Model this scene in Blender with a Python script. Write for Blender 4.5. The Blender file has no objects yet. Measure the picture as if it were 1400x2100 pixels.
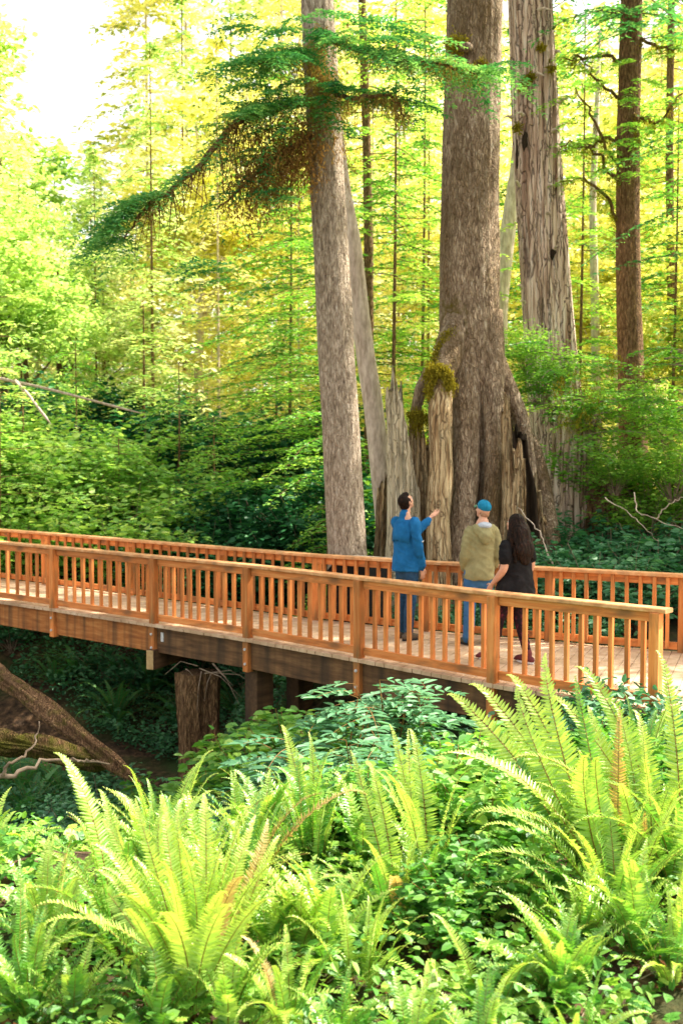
import bpy, bmesh, math, random
import numpy as np
from mathutils import Vector, Matrix, noise as mnoise

random.seed(7)
R = np.random.RandomState(7)
sc = bpy.context.scene
COL = sc.collection
PI = math.pi

# ------------------------------------------------------------------ camera geometry (used to measure the place)
EYE = 2.28
F = 2300.0
PITCH = math.atan(125.0 / F)
def ray(px, py):
    cx, cy, cz = (px - 700.0) / F, (1050.0 - py) / F, 1.0
    y = cz * math.cos(PITCH) + cy * math.sin(PITCH)
    z = -cz * math.sin(PITCH) + cy * math.cos(PITCH)
    return cx, y, z
def at(px, py, Y):
    x, y, z = ray(px, py)
    k = Y / y
    return Vector((x * k, Y, EYE + z * k))
def at_z(px, py, Z):
    x, y, z = ray(px, py)
    k = (Z - EYE) / z
    return Vector((x * k, y * k, Z))

def sm(t):
    t = min(1.0, max(0.0, t))
    return t * t * (3 - 2 * t)

def terr(x, y):
    left = sm((0.9 - x) / 3.6)
    v = sm((y - 6.3) / 3.4) * sm((25.0 - y) / 8.0)
    z = -0.14 - 2.5 * left * v
    z -= 0.75 * sm((y - 6.6) / 2.2) * sm((2.4 - x) / 1.6) * sm((16 - y) / 3.5) * (1 - left)
    z += 0.75 * sm((4.2 - y) / 4.2)
    z += 0.055 * max(0.0, y - 24) + 0.9 * sm((-2 - x) / 8) * sm((y - 18) / 8)
    a = 0.07 + 0.10 * left
    n = mnoise.noise(Vector((x * 0.8, y * 0.8, 3.1))) * a + mnoise.noise(Vector((x * 2.7, y * 2.7, 9.1))) * 0.03
    keep = 1.0
    if x > 1.5 and 8.5 < y < 18:
        keep = 0.3
    return z + n * keep

# ------------------------------------------------------------------ object helpers
def fin(o, parent=None, loc=None, rot=None):
    COL.objects.link(o)
    if parent is not None:
        o.parent = parent
    if loc is not None:
        o.location = loc
    if rot is not None:
        o.rotation_euler = rot
    return o
def tag(o, label=None, cat=None, group=None, kind=None):
    if label: o['label'] = label
    if cat: o['category'] = cat
    if group: o['group'] = group
    if kind: o['kind'] = kind
    return o
def empty(name, loc=(0, 0, 0), rz=0.0):
    o = bpy.data.objects.new(name, None)
    o.empty_display_size = 0.2
    o.location = loc
    o.rotation_euler = (0, 0, rz)
    COL.objects.link(o)
    return o
def copy_tree(o, parent=None):
    c = o.copy()
    COL.objects.link(c)
    c.parent = parent
    for ch in list(o.children):
        copy_tree(ch, c)
    return c

class G:
    """collects quads / tris with a tint per vertex, builds ONE mesh"""
    def __init__(s):
        s.V = []; s.Q = []; s.T = []; s.C = []; s.n = 0; s.mi_q = []; s.mi_t = []
    def add(s, V, Q=None, T=None, tint=0.5, mi=0):
        V = np.asarray(V, dtype=np.float64).reshape(-1, 3)
        s.V.append(V)
        if np.isscalar(tint):
            tint = np.full(len(V), tint)
        s.C.append(np.asarray(tint, dtype=np.float64))
        if Q is not None and len(Q):
            q = np.asarray(Q, dtype=np.int64).reshape(-1, 4) + s.n
            s.Q.append(q); s.mi_q.append(np.full(len(q), mi))
        if T is not None and len(T):
            t = np.asarray(T, dtype=np.int64).reshape(-1, 3) + s.n
            s.T.append(t); s.mi_t.append(np.full(len(t), mi))
        s.n += len(V)
    def mesh(s, name, mats, smooth=False):
        me = bpy.data.meshes.new(name)
        if not s.V:
            return me
        V = np.concatenate(s.V); C = np.concatenate(s.C)
        Q = np.concatenate(s.Q) if s.Q else np.zeros((0, 4), int)
        T = np.concatenate(s.T) if s.T else np.zeros((0, 3), int)
        me.vertices.add(len(V))
        me.vertices.foreach_set('co', V.astype(np.float32).ravel())
        nl = len(Q) * 4 + len(T) * 3
        me.loops.add(nl)
        me.loops.foreach_set('vertex_index', np.concatenate([Q.ravel(), T.ravel()]).astype(np.int32))
        me.polygons.add(len(Q) + len(T))
        ls = np.concatenate([np.arange(len(Q)) * 4, len(Q) * 4 + np.arange(len(T)) * 3])
        me.polygons.foreach_set('loop_start', ls.astype(np.int32))
        mi = np.concatenate((s.mi_q or [np.zeros(0)]) + (s.mi_t or [np.zeros(0)]))
        for m in (mats if isinstance(mats, (list, tuple)) else [mats]):
            me.materials.append(m)
        me.update(calc_edges=True)
        me.polygons.foreach_set('material_index', mi.astype(np.int32))
        me.polygons.foreach_set('use_smooth', np.full(len(me.polygons), bool(smooth)))
        at_ = me.attributes.new('tint', 'FLOAT', 'POINT')
        at_.data.foreach_set('value', C.astype(np.float32))
        me.update()
        return me
    def obj(s, name, mats, parent=None, smooth=False, loc=None, rot=None):
        return fin(bpy.data.objects.new(name, s.mesh(name, mats, smooth)), parent, loc, rot)

def box(g, c, h, ax=None, tint=0.5, mi=0):
    """box at centre c, half sizes h, axes ax (3 vectors)"""
    c = np.array(c, float)
    A = np.eye(3) if ax is None else np.array([list(a) for a in ax], float)
    S = np.array([[-1,-1,-1],[1,-1,-1],[1,1,-1],[-1,1,-1],[-1,-1,1],[1,-1,1],[1,1,1],[-1,1,1]], float) * np.array(h)
    V = c + S @ A
    g.add(V, [[0,3,2,1],[4,5,6,7],[0,1,5,4],[1,2,6,5],[2,3,7,6],[3,0,4,7]], tint=tint, mi=mi)

def frames(P):
    P = np.asarray(P, float)
    T = np.gradient(P, axis=0)
    T /= (np.linalg.norm(T, axis=1, keepdims=True) + 1e-9)
    return P, T

def tube(g, pts, radii, seg=10, ref=(0, 0, 1), tint=0.5, caps=True, round_ends=False, rfun=None, mi=0):
    """tube along pts; radii scalar list or (ra, rb) list: ra across ref x tangent, rb along the rest"""
    P, T = frames(pts)
    ref = np.array(ref, float)
    n = len(P)
    rad = [r if hasattr(r, '__len__') else (r, r) for r in radii]
    if round_ends:
        r0, r1 = max(rad[0]), max(rad[-1])
        e0 = [P[0] - T[0] * r0 * math.sin(a) for a in (1.35, 0.8)]
        e1 = [P[-1] + T[-1] * r1 * math.sin(a) for a in (0.8, 1.35)]
        q0 = [(rad[0][0] * math.cos(a), rad[0][1] * math.cos(a)) for a in (1.35, 0.8)]
        q1 = [(rad[-1][0] * math.cos(a), rad[-1][1] * math.cos(a)) for a in (0.8, 1.35)]
        P = np.vstack([e0, P, e1]); T = np.vstack([[T[0]] * 2, T, [T[-1]] * 2])
        rad = q0 + rad + q1; n = len(P)
    V = []
    th = np.linspace(0, 2 * PI, seg, endpoint=False)
    prev = None
    for i in range(n):
        t = T[i]
        r_ = ref if abs(np.dot(ref, t)) < 0.95 else np.array((0.0, 1.0, 0.0)) if prev is None else prev
        a = np.cross(r_, t); a /= np.linalg.norm(a) + 1e-9
        b = np.cross(t, a); prev = b
        ra, rb = rad[i]
        k = np.ones(seg) if rfun is None else np.array([rfun(q, i / (n - 1.0)) for q in th])
        V.append(P[i] + np.outer(np.cos(th) * ra * k, a) + np.outer(np.sin(th) * rb * k, b))
    V = np.vstack(V)
    Q = []
    for i in range(n - 1):
        for j in range(seg):
            k = (j + 1) % seg
            Q.append((i * seg + j, i * seg + k, (i + 1) * seg + k, (i + 1) * seg + j))
    Tt = []
    if caps:
        V = np.vstack([V, P[0], P[-1]])
        c0, c1 = n * seg, n * seg + 1
        for j in range(seg):
            k = (j + 1) % seg
            Tt.append((c0, k, j)); Tt.append((c1, (n - 1) * seg + j, (n - 1) * seg + k))
    g.add(V, Q, Tt, tint=tint, mi=mi)

def unit(a):
    a = np.asarray(a, float)
    return a / (np.linalg.norm(a, axis=-1, keepdims=True) + 1e-9)

def leaves4(g, P, D, N, L, W, tint, mid=0.42, mi=0):
    """one folded rhombus leaf per row: base P, direction D, normal N, length L, width W"""
    P = np.asarray(P, float); D = unit(D); S = unit(np.cross(D, N)); N2 = np.cross(S, D)
    L = np.asarray(L, float).reshape(-1, 1); W = np.asarray(W, float).reshape(-1, 1)
    n = len(P)
    V = np.empty((n, 4, 3))
    V[:, 0] = P
    V[:, 1] = P + D * L * mid + S * W * 0.5 + N2 * W * 0.12
    V[:, 2] = P + D * L
    V[:, 3] = P + D * L * mid - S * W * 0.5 + N2 * W * 0.12
    q = np.arange(n * 4).reshape(n, 4)
    t = np.repeat(np.asarray(tint, float) * np.ones(n), 4)
    g.add(V.reshape(-1, 3), q, tint=t, mi=mi)

def leaves6(g, P, D, N, L, W, tint, fold=0.22, a=0.25, b=0.7, wa=1.0, wb=0.8, droop=0.0, mi=0):
    """broader leaf: two quads folded on the midrib"""
    P = np.asarray(P, float); D = unit(D); S = unit(np.cross(D, N)); N2 = np.cross(S, D)
    L = np.asarray(L, float).reshape(-1, 1); W = np.asarray(W, float).reshape(-1, 1)
    n = len(P)
    V = np.empty((n, 6, 3))
    V[:, 0] = P
    V[:, 1] = P + D * L * a + S * W * 0.5 * wa + N2 * W * fold
    V[:, 2] = P + D * L * b + S * W * 0.5 * wb + N2 * (W * fold - L * droop * 0.4)
    V[:, 3] = P + D * L - N2 * L * droop
    V[:, 4] = P + D * L * b - S * W * 0.5 * wb + N2 * (W * fold - L * droop * 0.4)
    V[:, 5] = P + D * L * a - S * W * 0.5 * wa + N2 * W * fold
    i = np.arange(n).reshape(-1, 1) * 6
    q = np.vstack([np.hstack([i, i + 1, i + 2, i + 3]), np.hstack([i, i + 3, i + 4, i + 5])])
    g.add(V.reshape(-1, 3), q, tint=np.repeat(np.asarray(tint, float) * np.ones(n), 6), mi=mi)

# ------------------------------------------------------------------ materials
def nodes(name):
    m = bpy.data.materials.new(name)
    m.use_nodes = True
    nt = m.node_tree
    nt.nodes.clear()
    return m, nt, nt.nodes.new('ShaderNodeOutputMaterial')
def N_(nt, t, **kw):
    n = nt.nodes.new(t)
    for k, v in kw.items():
        setattr(n, k, v)
    return n
def ramp(nt, stops):
    r = nt.nodes.new('ShaderNodeValToRGB')
    e = r.color_ramp.elements
    while len(e) < len(stops):
        e.new(0.5)
    for i, (p, c) in enumerate(stops):
        e[i].position = p
        e[i].color = (c[0], c[1], c[2], 1)
    return r

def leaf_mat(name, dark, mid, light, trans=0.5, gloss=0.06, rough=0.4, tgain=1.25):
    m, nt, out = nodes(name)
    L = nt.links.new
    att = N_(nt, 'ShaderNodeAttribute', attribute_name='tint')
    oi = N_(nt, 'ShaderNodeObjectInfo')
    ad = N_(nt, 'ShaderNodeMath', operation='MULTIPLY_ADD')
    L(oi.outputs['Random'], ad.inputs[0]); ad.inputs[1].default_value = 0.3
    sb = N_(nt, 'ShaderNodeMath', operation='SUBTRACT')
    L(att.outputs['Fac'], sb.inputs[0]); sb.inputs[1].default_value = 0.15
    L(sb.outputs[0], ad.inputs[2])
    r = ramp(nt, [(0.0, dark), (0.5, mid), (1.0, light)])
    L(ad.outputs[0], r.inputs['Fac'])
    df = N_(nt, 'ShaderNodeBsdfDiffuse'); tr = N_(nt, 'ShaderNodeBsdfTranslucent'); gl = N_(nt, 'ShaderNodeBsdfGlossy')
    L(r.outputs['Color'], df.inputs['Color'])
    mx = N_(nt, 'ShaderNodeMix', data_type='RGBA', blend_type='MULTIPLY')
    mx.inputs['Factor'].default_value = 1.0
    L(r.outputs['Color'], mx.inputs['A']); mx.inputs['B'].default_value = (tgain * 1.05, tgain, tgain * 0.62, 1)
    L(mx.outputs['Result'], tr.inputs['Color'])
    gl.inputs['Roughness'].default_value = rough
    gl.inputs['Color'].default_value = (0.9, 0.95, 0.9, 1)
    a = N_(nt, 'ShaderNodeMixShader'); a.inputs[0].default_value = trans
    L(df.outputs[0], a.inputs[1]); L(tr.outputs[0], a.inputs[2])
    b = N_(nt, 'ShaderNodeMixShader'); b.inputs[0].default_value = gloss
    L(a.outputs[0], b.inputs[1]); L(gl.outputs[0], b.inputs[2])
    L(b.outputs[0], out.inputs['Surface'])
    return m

def surf_mat(name, stops, scale=(1, 1, 1), nscale=3.0, detail=8, rough=0.85, bump=0.4, bdist=0.02, spec=0.2, dark2=None, d2scale=(1, 1, 1), d2n=1.0, d2lo=0.45, d2hi=0.65, rand=0.0, coord='Object', distort=0.0, moss=None, crack=None, ckscale=(14, 14, 3.5), ckw=0.10, ckstr=0.5):
    m, nt, out = nodes(name)
    L = nt.links.new
    tc = N_(nt, 'ShaderNodeTexCoord')
    mp = N_(nt, 'ShaderNodeMapping'); mp.inputs['Scale'].default_value = scale
    L(tc.outputs[coord], mp.inputs['Vector'])
    if rand:
        oi = N_(nt, 'ShaderNodeObjectInfo')
        vm = N_(nt, 'ShaderNodeMath', operation='MULTIPLY'); vm.inputs[1].default_value = 37.0
        L(oi.outputs['Random'], vm.inputs[0])
        cb = N_(nt, 'ShaderNodeCombineXYZ')
        for k in range(3): L(vm.outputs[0], cb.inputs[k])
        L(cb.outputs[0], mp.inputs['Location'])
    n1 = N_(nt, 'ShaderNodeTexNoise')
    n1.inputs['Scale'].default_value = nscale; n1.inputs['Detail'].default_value = detail; n1.inputs['Roughness'].default_value = 0.62
    n1.inputs['Distortion'].default_value = distort
    L(mp.outputs[0], n1.inputs['Vector'])
    r = ramp(nt, stops)
    L(n1.outputs['Fac'], r.inputs['Fac'])
    col = r.outputs['Color']
    if rand:
        hs = N_(nt, 'ShaderNodeHueSaturation')
        mr = N_(nt, 'ShaderNodeMapRange')
        L(oi.outputs['Random'], mr.inputs['Value']); mr.inputs['To Min'].default_value = 1 - rand; mr.inputs['To Max'].default_value = 1 + rand
        L(mr.outputs[0], hs.inputs['Value']); L(col, hs.inputs['Color']); col = hs.outputs['Color']
    if dark2 is not None:
        mp2 = N_(nt, 'ShaderNodeMapping'); mp2.inputs['Scale'].default_value = d2scale
        L(tc.outputs[coord], mp2.inputs['Vector'])
        n2 = N_(nt, 'ShaderNodeTexNoise'); n2.inputs['Scale'].default_value = d2n; n2.inputs['Detail'].default_value = 5
        L(mp2.outputs[0], n2.inputs['Vector'])
        r2 = ramp(nt, [(d2lo, (0, 0, 0)), (d2hi, (1, 1, 1))])
        L(n2.outputs['Fac'], r2.inputs['Fac'])
        mx = N_(nt, 'ShaderNodeMix', data_type='RGBA')
        L(r2.outputs['Color'], mx.inputs['Factor']); L(col, mx.inputs['A']); mx.inputs['B'].default_value = (*dark2, 1)
        col = mx.outputs['Result']
    ckf = None
    if crack is not None:
        mp4 = N_(nt, 'ShaderNodeMapping'); mp4.inputs['Scale'].default_value = ckscale
        nd = N_(nt, 'ShaderNodeTexNoise'); nd.inputs['Scale'].default_value = 4.0; nd.inputs['Detail'].default_value = 3
        L(tc.outputs[coord], nd.inputs['Vector'])
        va = N_(nt, 'ShaderNodeVectorMath', operation='SCALE'); va.inputs['Scale'].default_value = 0.16
        L(nd.outputs['Color'], va.inputs[0])
        vb = N_(nt, 'ShaderNodeVectorMath', operation='ADD'); L(tc.outputs[coord], vb.inputs[0]); L(va.outputs[0], vb.inputs[1])
        L(vb.outputs[0], mp4.inputs['Vector'])
        vo = N_(nt, 'ShaderNodeTexVoronoi', feature='DISTANCE_TO_EDGE'); vo.inputs['Scale'].default_value = 1.0
        L(mp4.outputs[0], vo.inputs['Vector'])
        ckr = N_(nt, 'ShaderNodeMapRange'); ckr.inputs['From Min'].default_value = 0.0; ckr.inputs['From Max'].default_value = ckw
        ckr.inputs['To Min'].default_value = ckstr; ckr.inputs['To Max'].default_value = 0.0
        L(vo.outputs['Distance'], ckr.inputs['Value'])
        mx = N_(nt, 'ShaderNodeMix', data_type='RGBA')
        L(ckr.outputs[0], mx.inputs['Factor']); L(col, mx.inputs['A']); mx.inputs['B'].default_value = (*crack, 1)
        col = mx.outputs['Result']; ckf = ckr.outputs[0]
    if moss is not None:
        att = N_(nt, 'ShaderNodeAttribute', attribute_name='tint')
        n3 = N_(nt, 'ShaderNodeTexNoise'); n3.inputs['Scale'].default_value = 9; n3.inputs['Detail'].default_value = 6
        L(tc.outputs[coord], n3.inputs['Vector'])
        a1 = N_(nt, 'ShaderNodeMath', operation='ADD'); L(att.outputs['Fac'], a1.inputs[0]); L(n3.outputs['Fac'], a1.inputs[1])
        r3 = ramp(nt, [(0.0, (0, 0, 0)), (1.0, (1, 1, 1))])
        s1 = N_(nt, 'ShaderNodeMapRange'); s1.inputs['From Min'].default_value = 1.05; s1.inputs['From Max'].default_value = 1.35
        L(a1.outputs[0], s1.inputs['Value'])
        mx = N_(nt, 'ShaderNodeMix', data_type='RGBA')
        L(s1.outputs[0], mx.inputs['Factor']); L(col, mx.inputs['A']); mx.inputs['B'].default_value = (*moss, 1)
        col = mx.outputs['Result']
        nt.nodes.remove(r3)
    p = N_(nt, 'ShaderNodeBsdfPrincipled')
    L(col, p.inputs['Base Color'])
    p.inputs['Roughness'].default_value = rough
    p.inputs['Specular IOR Level'].default_value = spec
    if bump:
        bp = N_(nt, 'ShaderNodeBump'); bp.inputs['Strength'].default_value = bump; bp.inputs['Distance'].default_value = bdist
        hh = n1.outputs['Fac']
        if ckf is not None:
            sbt = N_(nt, 'ShaderNodeMath', operation='SUBTRACT'); L(hh, sbt.inputs[0]); L(ckf, sbt.inputs[1]); hh = sbt.outputs[0]
        L(hh, bp.inputs['Height']); L(bp.outputs[0], p.inputs['Normal'])
    L(p.outputs[0], out.inputs['Surface'])
    return m

O1, O2, O3 = (0.47, 0.145, 0.038), (0.70, 0.24, 0.065), (0.80, 0.37, 0.13)
M = {}
M['rail'] = surf_mat('stained_wood_lengthwise', [(0.3, O1), (0.5, O2), (0.72, O3)], scale=(0.9, 14, 14), nscale=2.2, rough=0.6, bump=0.25, bdist=0.004, rand=0.14, dark2=(0.26, 0.12, 0.05), d2scale=(1.3, 4, 4), d2n=2.2, d2lo=0.50, d2hi=0.74)
M['cap'] = surf_mat('weathered_cap_wood', [(0.3, (0.50, 0.20, 0.075)), (0.5, (0.68, 0.32, 0.13)), (0.72, (0.80, 0.46, 0.23))], scale=(0.8, 12, 12), nscale=2.2, rough=0.6, bump=0.25, bdist=0.004, rand=0.05, dark2=(0.35, 0.16, 0.06), d2scale=(1.0, 4, 4), d2n=1.4, d2lo=0.6, d2hi=0.8)
M['post'] = surf_mat('stained_wood_upright', [(0.28, O1), (0.5, O2), (0.75, O3)], scale=(14, 14, 0.9), nscale=2.2, rough=0.7, bump=0.3, bdist=0.004, rand=0.24, dark2=(0.20, 0.115, 0.045), d2scale=(5, 5, 1.6), d2n=1.5, d2lo=0.44, d2hi=0.72)
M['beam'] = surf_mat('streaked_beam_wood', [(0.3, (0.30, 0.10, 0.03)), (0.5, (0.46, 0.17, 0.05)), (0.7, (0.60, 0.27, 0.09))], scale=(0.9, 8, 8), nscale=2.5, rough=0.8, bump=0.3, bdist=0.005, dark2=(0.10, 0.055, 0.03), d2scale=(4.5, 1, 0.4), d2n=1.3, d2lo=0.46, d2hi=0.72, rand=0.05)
M['beam_dark'] = surf_mat('dark_beam_wood', [(0.3, (0.10, 0.05, 0.022)), (0.5, (0.20, 0.10, 0.045)), (0.7, (0.32, 0.17, 0.075))], scale=(0.9, 8, 8), nscale=2.5, rough=0.8, bump=0.3, bdist=0.005, dark2=(0.045, 0.032, 0.022), d2scale=(3.1, 1, 0.55), d2n=1.3, d2lo=0.34, d2hi=0.72, rand=0.05)  # darker, browner tone of the beam wood
M['deck'] = surf_mat('worn_deck_boards', [(0.3, (0.46, 0.29, 0.17)), (0.5, (0.64, 0.44, 0.28)), (0.7, (0.78, 0.59, 0.41))], scale=(3, 3, 3), nscale=2.2, rough=0.8, bump=0.3, bdist=0.004, dark2=(0.42, 0.27, 0.16), d2scale=(1, 1, 1), d2n=1.1, d2lo=0.5, d2hi=0.75)
M['steel'] = surf_mat('galvanised_steel', [(0.3, (0.5, 0.5, 0.5)), (0.7, (0.75, 0.75, 0.75))], nscale=40, rough=0.4, bump=0.0, spec=0.6)
M['bark_spruce'] = surf_mat('spruce_bark', [(0.30, (0.104, 0.063, 0.039)), (0.47, (0.435, 0.312, 0.205)), (0.62, (0.740, 0.577, 0.409)), (0.76, (0.880, 0.850, 0.729))], scale=(9, 9, 2.6), nscale=2.6, detail=14, rough=0.95, bump=1.0, bdist=0.06, distort=0.9, dark2=(0.20, 0.125, 0.05), d2scale=(1.6, 1.6, 0.5), d2n=1.1, d2lo=0.42, d2hi=0.70, moss=(0.17, 0.13, 0.02), crack=(0.06, 0.04, 0.025), ckscale=(34, 34, 5.0), ckw=0.22, ckstr=0.42)
M['bark_grey'] = surf_mat('grey_bark', [(0.3, (0.138, 0.095, 0.067)), (0.47, (0.475, 0.368, 0.265)), (0.62, (0.735, 0.604, 0.471)), (0.78, (0.880, 0.850, 0.736))], scale=(13, 13, 3.0), nscale=2.6, detail=12, rough=0.95, bump=1.0, bdist=0.035, distort=0.5, moss=(0.14, 0.12, 0.02), crack=(0.07, 0.05, 0.035), ckscale=(42, 42, 6.0), ckw=0.22, ckstr=0.38)
M['bark_brown'] = surf_mat('brown_bark', [(0.3, (0.066, 0.035, 0.018)), (0.5, (0.263, 0.144, 0.069)), (0.68, (0.472, 0.288, 0.150))], scale=(12, 12, 3.0), nscale=2.6, detail=10, rough=0.95, bump=1.0, bdist=0.04, moss=(0.14, 0.13, 0.02), crack=(0.03, 0.018, 0.01), ckscale=(34, 34, 5.0), ckw=0.22, ckstr=0.45)
M['bark_pale'] = surf_mat('pale_bark', [(0.3, (0.336, 0.252, 0.182)), (0.5, (0.588, 0.476, 0.378)), (0.7, (0.812, 0.700, 0.574))], scale=(6, 6, 1.5), nscale=3, detail=10, rough=0.9, bump=0.6, bdist=0.02, moss=(0.14, 0.13, 0.02))
M['cedar'] = surf_mat('bleached_cedar', [(0.30, (0.048, 0.030, 0.020)), (0.42, (0.410, 0.273, 0.192)), (0.55, (0.752, 0.573, 0.451)), (0.75, (0.880, 0.850, 0.778))], scale=(9, 9, 0.35), nscale=2.2, detail=12, rough=0.85, bump=0.9, bdist=0.04, distort=0.4, dark2=(0.24, 0.12, 0.07), d2scale=(5, 5, 0.3), d2n=1.2, d2lo=0.52, d2hi=0.72, moss=(0.16, 0.14, 0.02), crack=(0.05, 0.03, 0.02), ckscale=(11, 11, 0.30), ckw=0.07, ckstr=0.8)
M['rotten'] = surf_mat('decayed_stump_wood', [(0.30, (0.057, 0.032, 0.016)), (0.44, (0.391, 0.253, 0.127)), (0.58, (0.667, 0.517, 0.299)), (0.75, (0.736, 0.632, 0.425))], scale=(12, 12, 0.8), nscale=2.2, detail=12, rough=0.92, bump=0.9, bdist=0.04, distort=0.5, moss=(0.20, 0.17, 0.025), crack=(0.05, 0.03, 0.015), ckscale=(16, 16, 0.6), ckw=0.10, ckstr=0.6)
M['splinter'] = surf_mat('pale_splintered_wood', [(0.28, (0.20, 0.14, 0.08)), (0.42, (0.55, 0.46, 0.30)), (0.58, (0.74, 0.66, 0.47)), (0.75, (0.84, 0.78, 0.62))], scale=(14, 14, 0.7), nscale=2.2, detail=12, rough=0.9, bump=0.9, bdist=0.03, distort=0.5, crack=(0.10, 0.07, 0.04), ckscale=(14, 14, 0.4), ckw=0.07, ckstr=0.6)
M['dark_hollow'] = surf_mat('hollow_shade', [(0.3, (0.012, 0.008, 0.005)), (0.7, (0.045, 0.03, 0.018))], scale=(8, 8, 0.8), nscale=3, rough=1, bump=0.8)  # near-black, shade of stump gaps and knot holes put into the colour
M['ground'] = surf_mat('forest_soil', [(0.3, (0.02, 0.013, 0.008)), (0.5, (0.07, 0.042, 0.024)), (0.64, (0.15, 0.085, 0.045)), (0.8, (0.32, 0.20, 0.11))], nscale=9.0, detail=14, rough=0.95, bump=1.0, bdist=0.05, dark2=(0.035, 0.06, 0.015), d2n=0.7, d2lo=0.45, d2hi=0.6)
M['twig'] = surf_mat('grey_twigs', [(0.3, (0.12, 0.08, 0.05)), (0.7, (0.38, 0.29, 0.21))], nscale=9, rough=0.9, bump=0.2)
M['moss'] = leaf_mat('hanging_moss', (0.16, 0.085, 0.03), (0.32, 0.19, 0.06), (0.45, 0.38, 0.10), trans=0.35, gloss=0.0)
M['moss_green'] = leaf_mat('green_moss', (0.10, 0.09, 0.012), (0.22, 0.19, 0.02), (0.42, 0.36, 0.04), trans=0.3, gloss=0.0)
M['fern'] = leaf_mat('fern_green', (0.015, 0.12, 0.022), (0.14, 0.37, 0.04), (0.55, 0.72, 0.13), trans=0.42, gloss=0.07, rough=0.42)
M['fern_shade'] = leaf_mat('fern_painted_shade', (0.015, 0.09, 0.025), (0.05, 0.21, 0.05), (0.14, 0.36, 0.09), trans=0.4, gloss=0.04, rough=0.5)  # shaded copy of the fern green, gully shade put into the colour
M['fern_old'] = leaf_mat('fern_rust', (0.26, 0.13, 0.04), (0.54, 0.36, 0.12), (0.72, 0.60, 0.26), trans=0.45, gloss=0.05)
M['stalk'] = surf_mat('fern_stalk', [(0.3, (0.14, 0.06, 0.02)), (0.7, (0.36, 0.20, 0.06))], nscale=30, rough=0.6, bump=0)
M['herb'] = leaf_mat('herb_green', (0.012, 0.10, 0.020), (0.11, 0.33, 0.04), (0.50, 0.70, 0.12), trans=0.45, gloss=0.035, rough=0.5)
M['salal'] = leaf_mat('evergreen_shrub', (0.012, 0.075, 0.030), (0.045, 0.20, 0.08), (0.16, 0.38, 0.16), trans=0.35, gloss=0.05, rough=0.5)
M['hemlock'] = leaf_mat('hemlock_needles', (0.02, 0.12, 0.045), (0.08, 0.31, 0.09), (0.32, 0.56, 0.16), trans=0.45, gloss=0.02, rough=0.5)
M['huckle'] = leaf_mat('bright_shrub', (0.03, 0.14, 0.02), (0.17, 0.42, 0.05), (0.50, 0.70, 0.12), trans=0.5, gloss=0.03, rough=0.5)
M['sunlit'] = leaf_mat('canopy_painted_glow', (0.16, 0.28, 0.03), (0.80, 0.79, 0.26), (0.98, 0.95, 0.66), trans=0.55, gloss=0.0, tgain=1.2)  # sun and haze glow put into the pale leaf colours
M['sunlit_cool'] = leaf_mat('canopy_painted_glow_cool', (0.06, 0.22, 0.04), (0.48, 0.68, 0.22), (0.92, 0.94, 0.62), trans=0.55, gloss=0.0, tgain=1.2)  # cooler version, glow likewise put into the leaf colour
M['haze_wood'] = leaf_mat('foliage_painted_haze', (0.70, 0.72, 0.34), (0.94, 0.90, 0.58), (0.99, 0.97, 0.84), trans=0.5, gloss=0.0, tgain=1.1)  # haze of the distance put into the leaf colour
M['midgreen'] = leaf_mat('bank_shrub_green', (0.04, 0.19, 0.04), (0.26, 0.50, 0.09), (0.66, 0.78, 0.24), trans=0.5, gloss=0.03, rough=0.5)

# ------------------------------------------------------------------ world, sun, camera
SKY_STRENGTH = 0.44
SUN_AZ = math.radians(68)     # measured from +Y (view direction) towards +X
SUN_EL = math.radians(50)
w = bpy.data.worlds.new('World'); sc.world = w; w.use_nodes = True
wn = w.node_tree; wn.nodes.clear()
sky = wn.nodes.new('ShaderNodeTexSky'); sky.sky_type = 'NISHITA'; sky.sun_disc = False
sky.sun_elevation = SUN_EL; sky.sun_rotation = SUN_AZ; sky.air_density = 1.0; sky.dust_density = 2.5; sky.ozone_density = 1.0
bg = wn.nodes.new('ShaderNodeBackground'); bg.inputs['Strength'].default_value = SKY_STRENGTH
wo = wn.nodes.new('ShaderNodeOutputWorld')
hs_ = wn.nodes.new('ShaderNodeHueSaturation'); hs_.inputs['Saturation'].default_value = 0.35
wm = wn.nodes.new('ShaderNodeMix'); wm.data_type = 'RGBA'; wm.blend_type = 'MULTIPLY'; wm.inputs['Factor'].default_value = 1.0; wm.inputs['B'].default_value = (1.08, 1.0, 0.88, 1)
wn.links.new(sky.outputs[0], hs_.inputs['Color']); wn.links.new(hs_.outputs['Color'], wm.inputs['A']); wn.links.new(wm.outputs['Result'], bg.inputs['Color']); wn.links.new(bg.outputs[0], wo.inputs['Surface'])
sl = bpy.data.lights.new('sun', 'SUN'); sl.energy = 13.5; sl.angle = math.radians(0.6); sl.color = (1.0, 0.93, 0.80)
so = bpy.data.objects.new('sun', sl); COL.objects.link(so)
SD = Vector((math.sin(SUN_AZ) * math.cos(SUN_EL), math.cos(SUN_AZ) * math.cos(SUN_EL), math.sin(SUN_EL)))
so.rotation_euler = (-SD).to_track_quat('-Z', 'Y').to_euler()
so.location = (20, 10, 40)
cam = bpy.data.cameras.new('camera'); co = bpy.data.objects.new('camera', cam); COL.objects.link(co)
cam.sensor_fit = 'HORIZONTAL'; cam.sensor_width = 24.0; cam.lens = F / 1400 * 24.0
cam.clip_start = 0.05; cam.clip_end = 2000
co.location = (0, 0, EYE); co.rotation_euler = (PI / 2 - PITCH, 0, 0)
cam.dof.use_dof = True; cam.dof.focus_distance = 8.5; cam.dof.aperture_fstop = 2.8
sc.camera = co
sc.view_settings.view_transform = 'Standard'; sc.view_settings.look = 'None'; sc.view_settings.exposure = 0; sc.view_settings.gamma = 1
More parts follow.
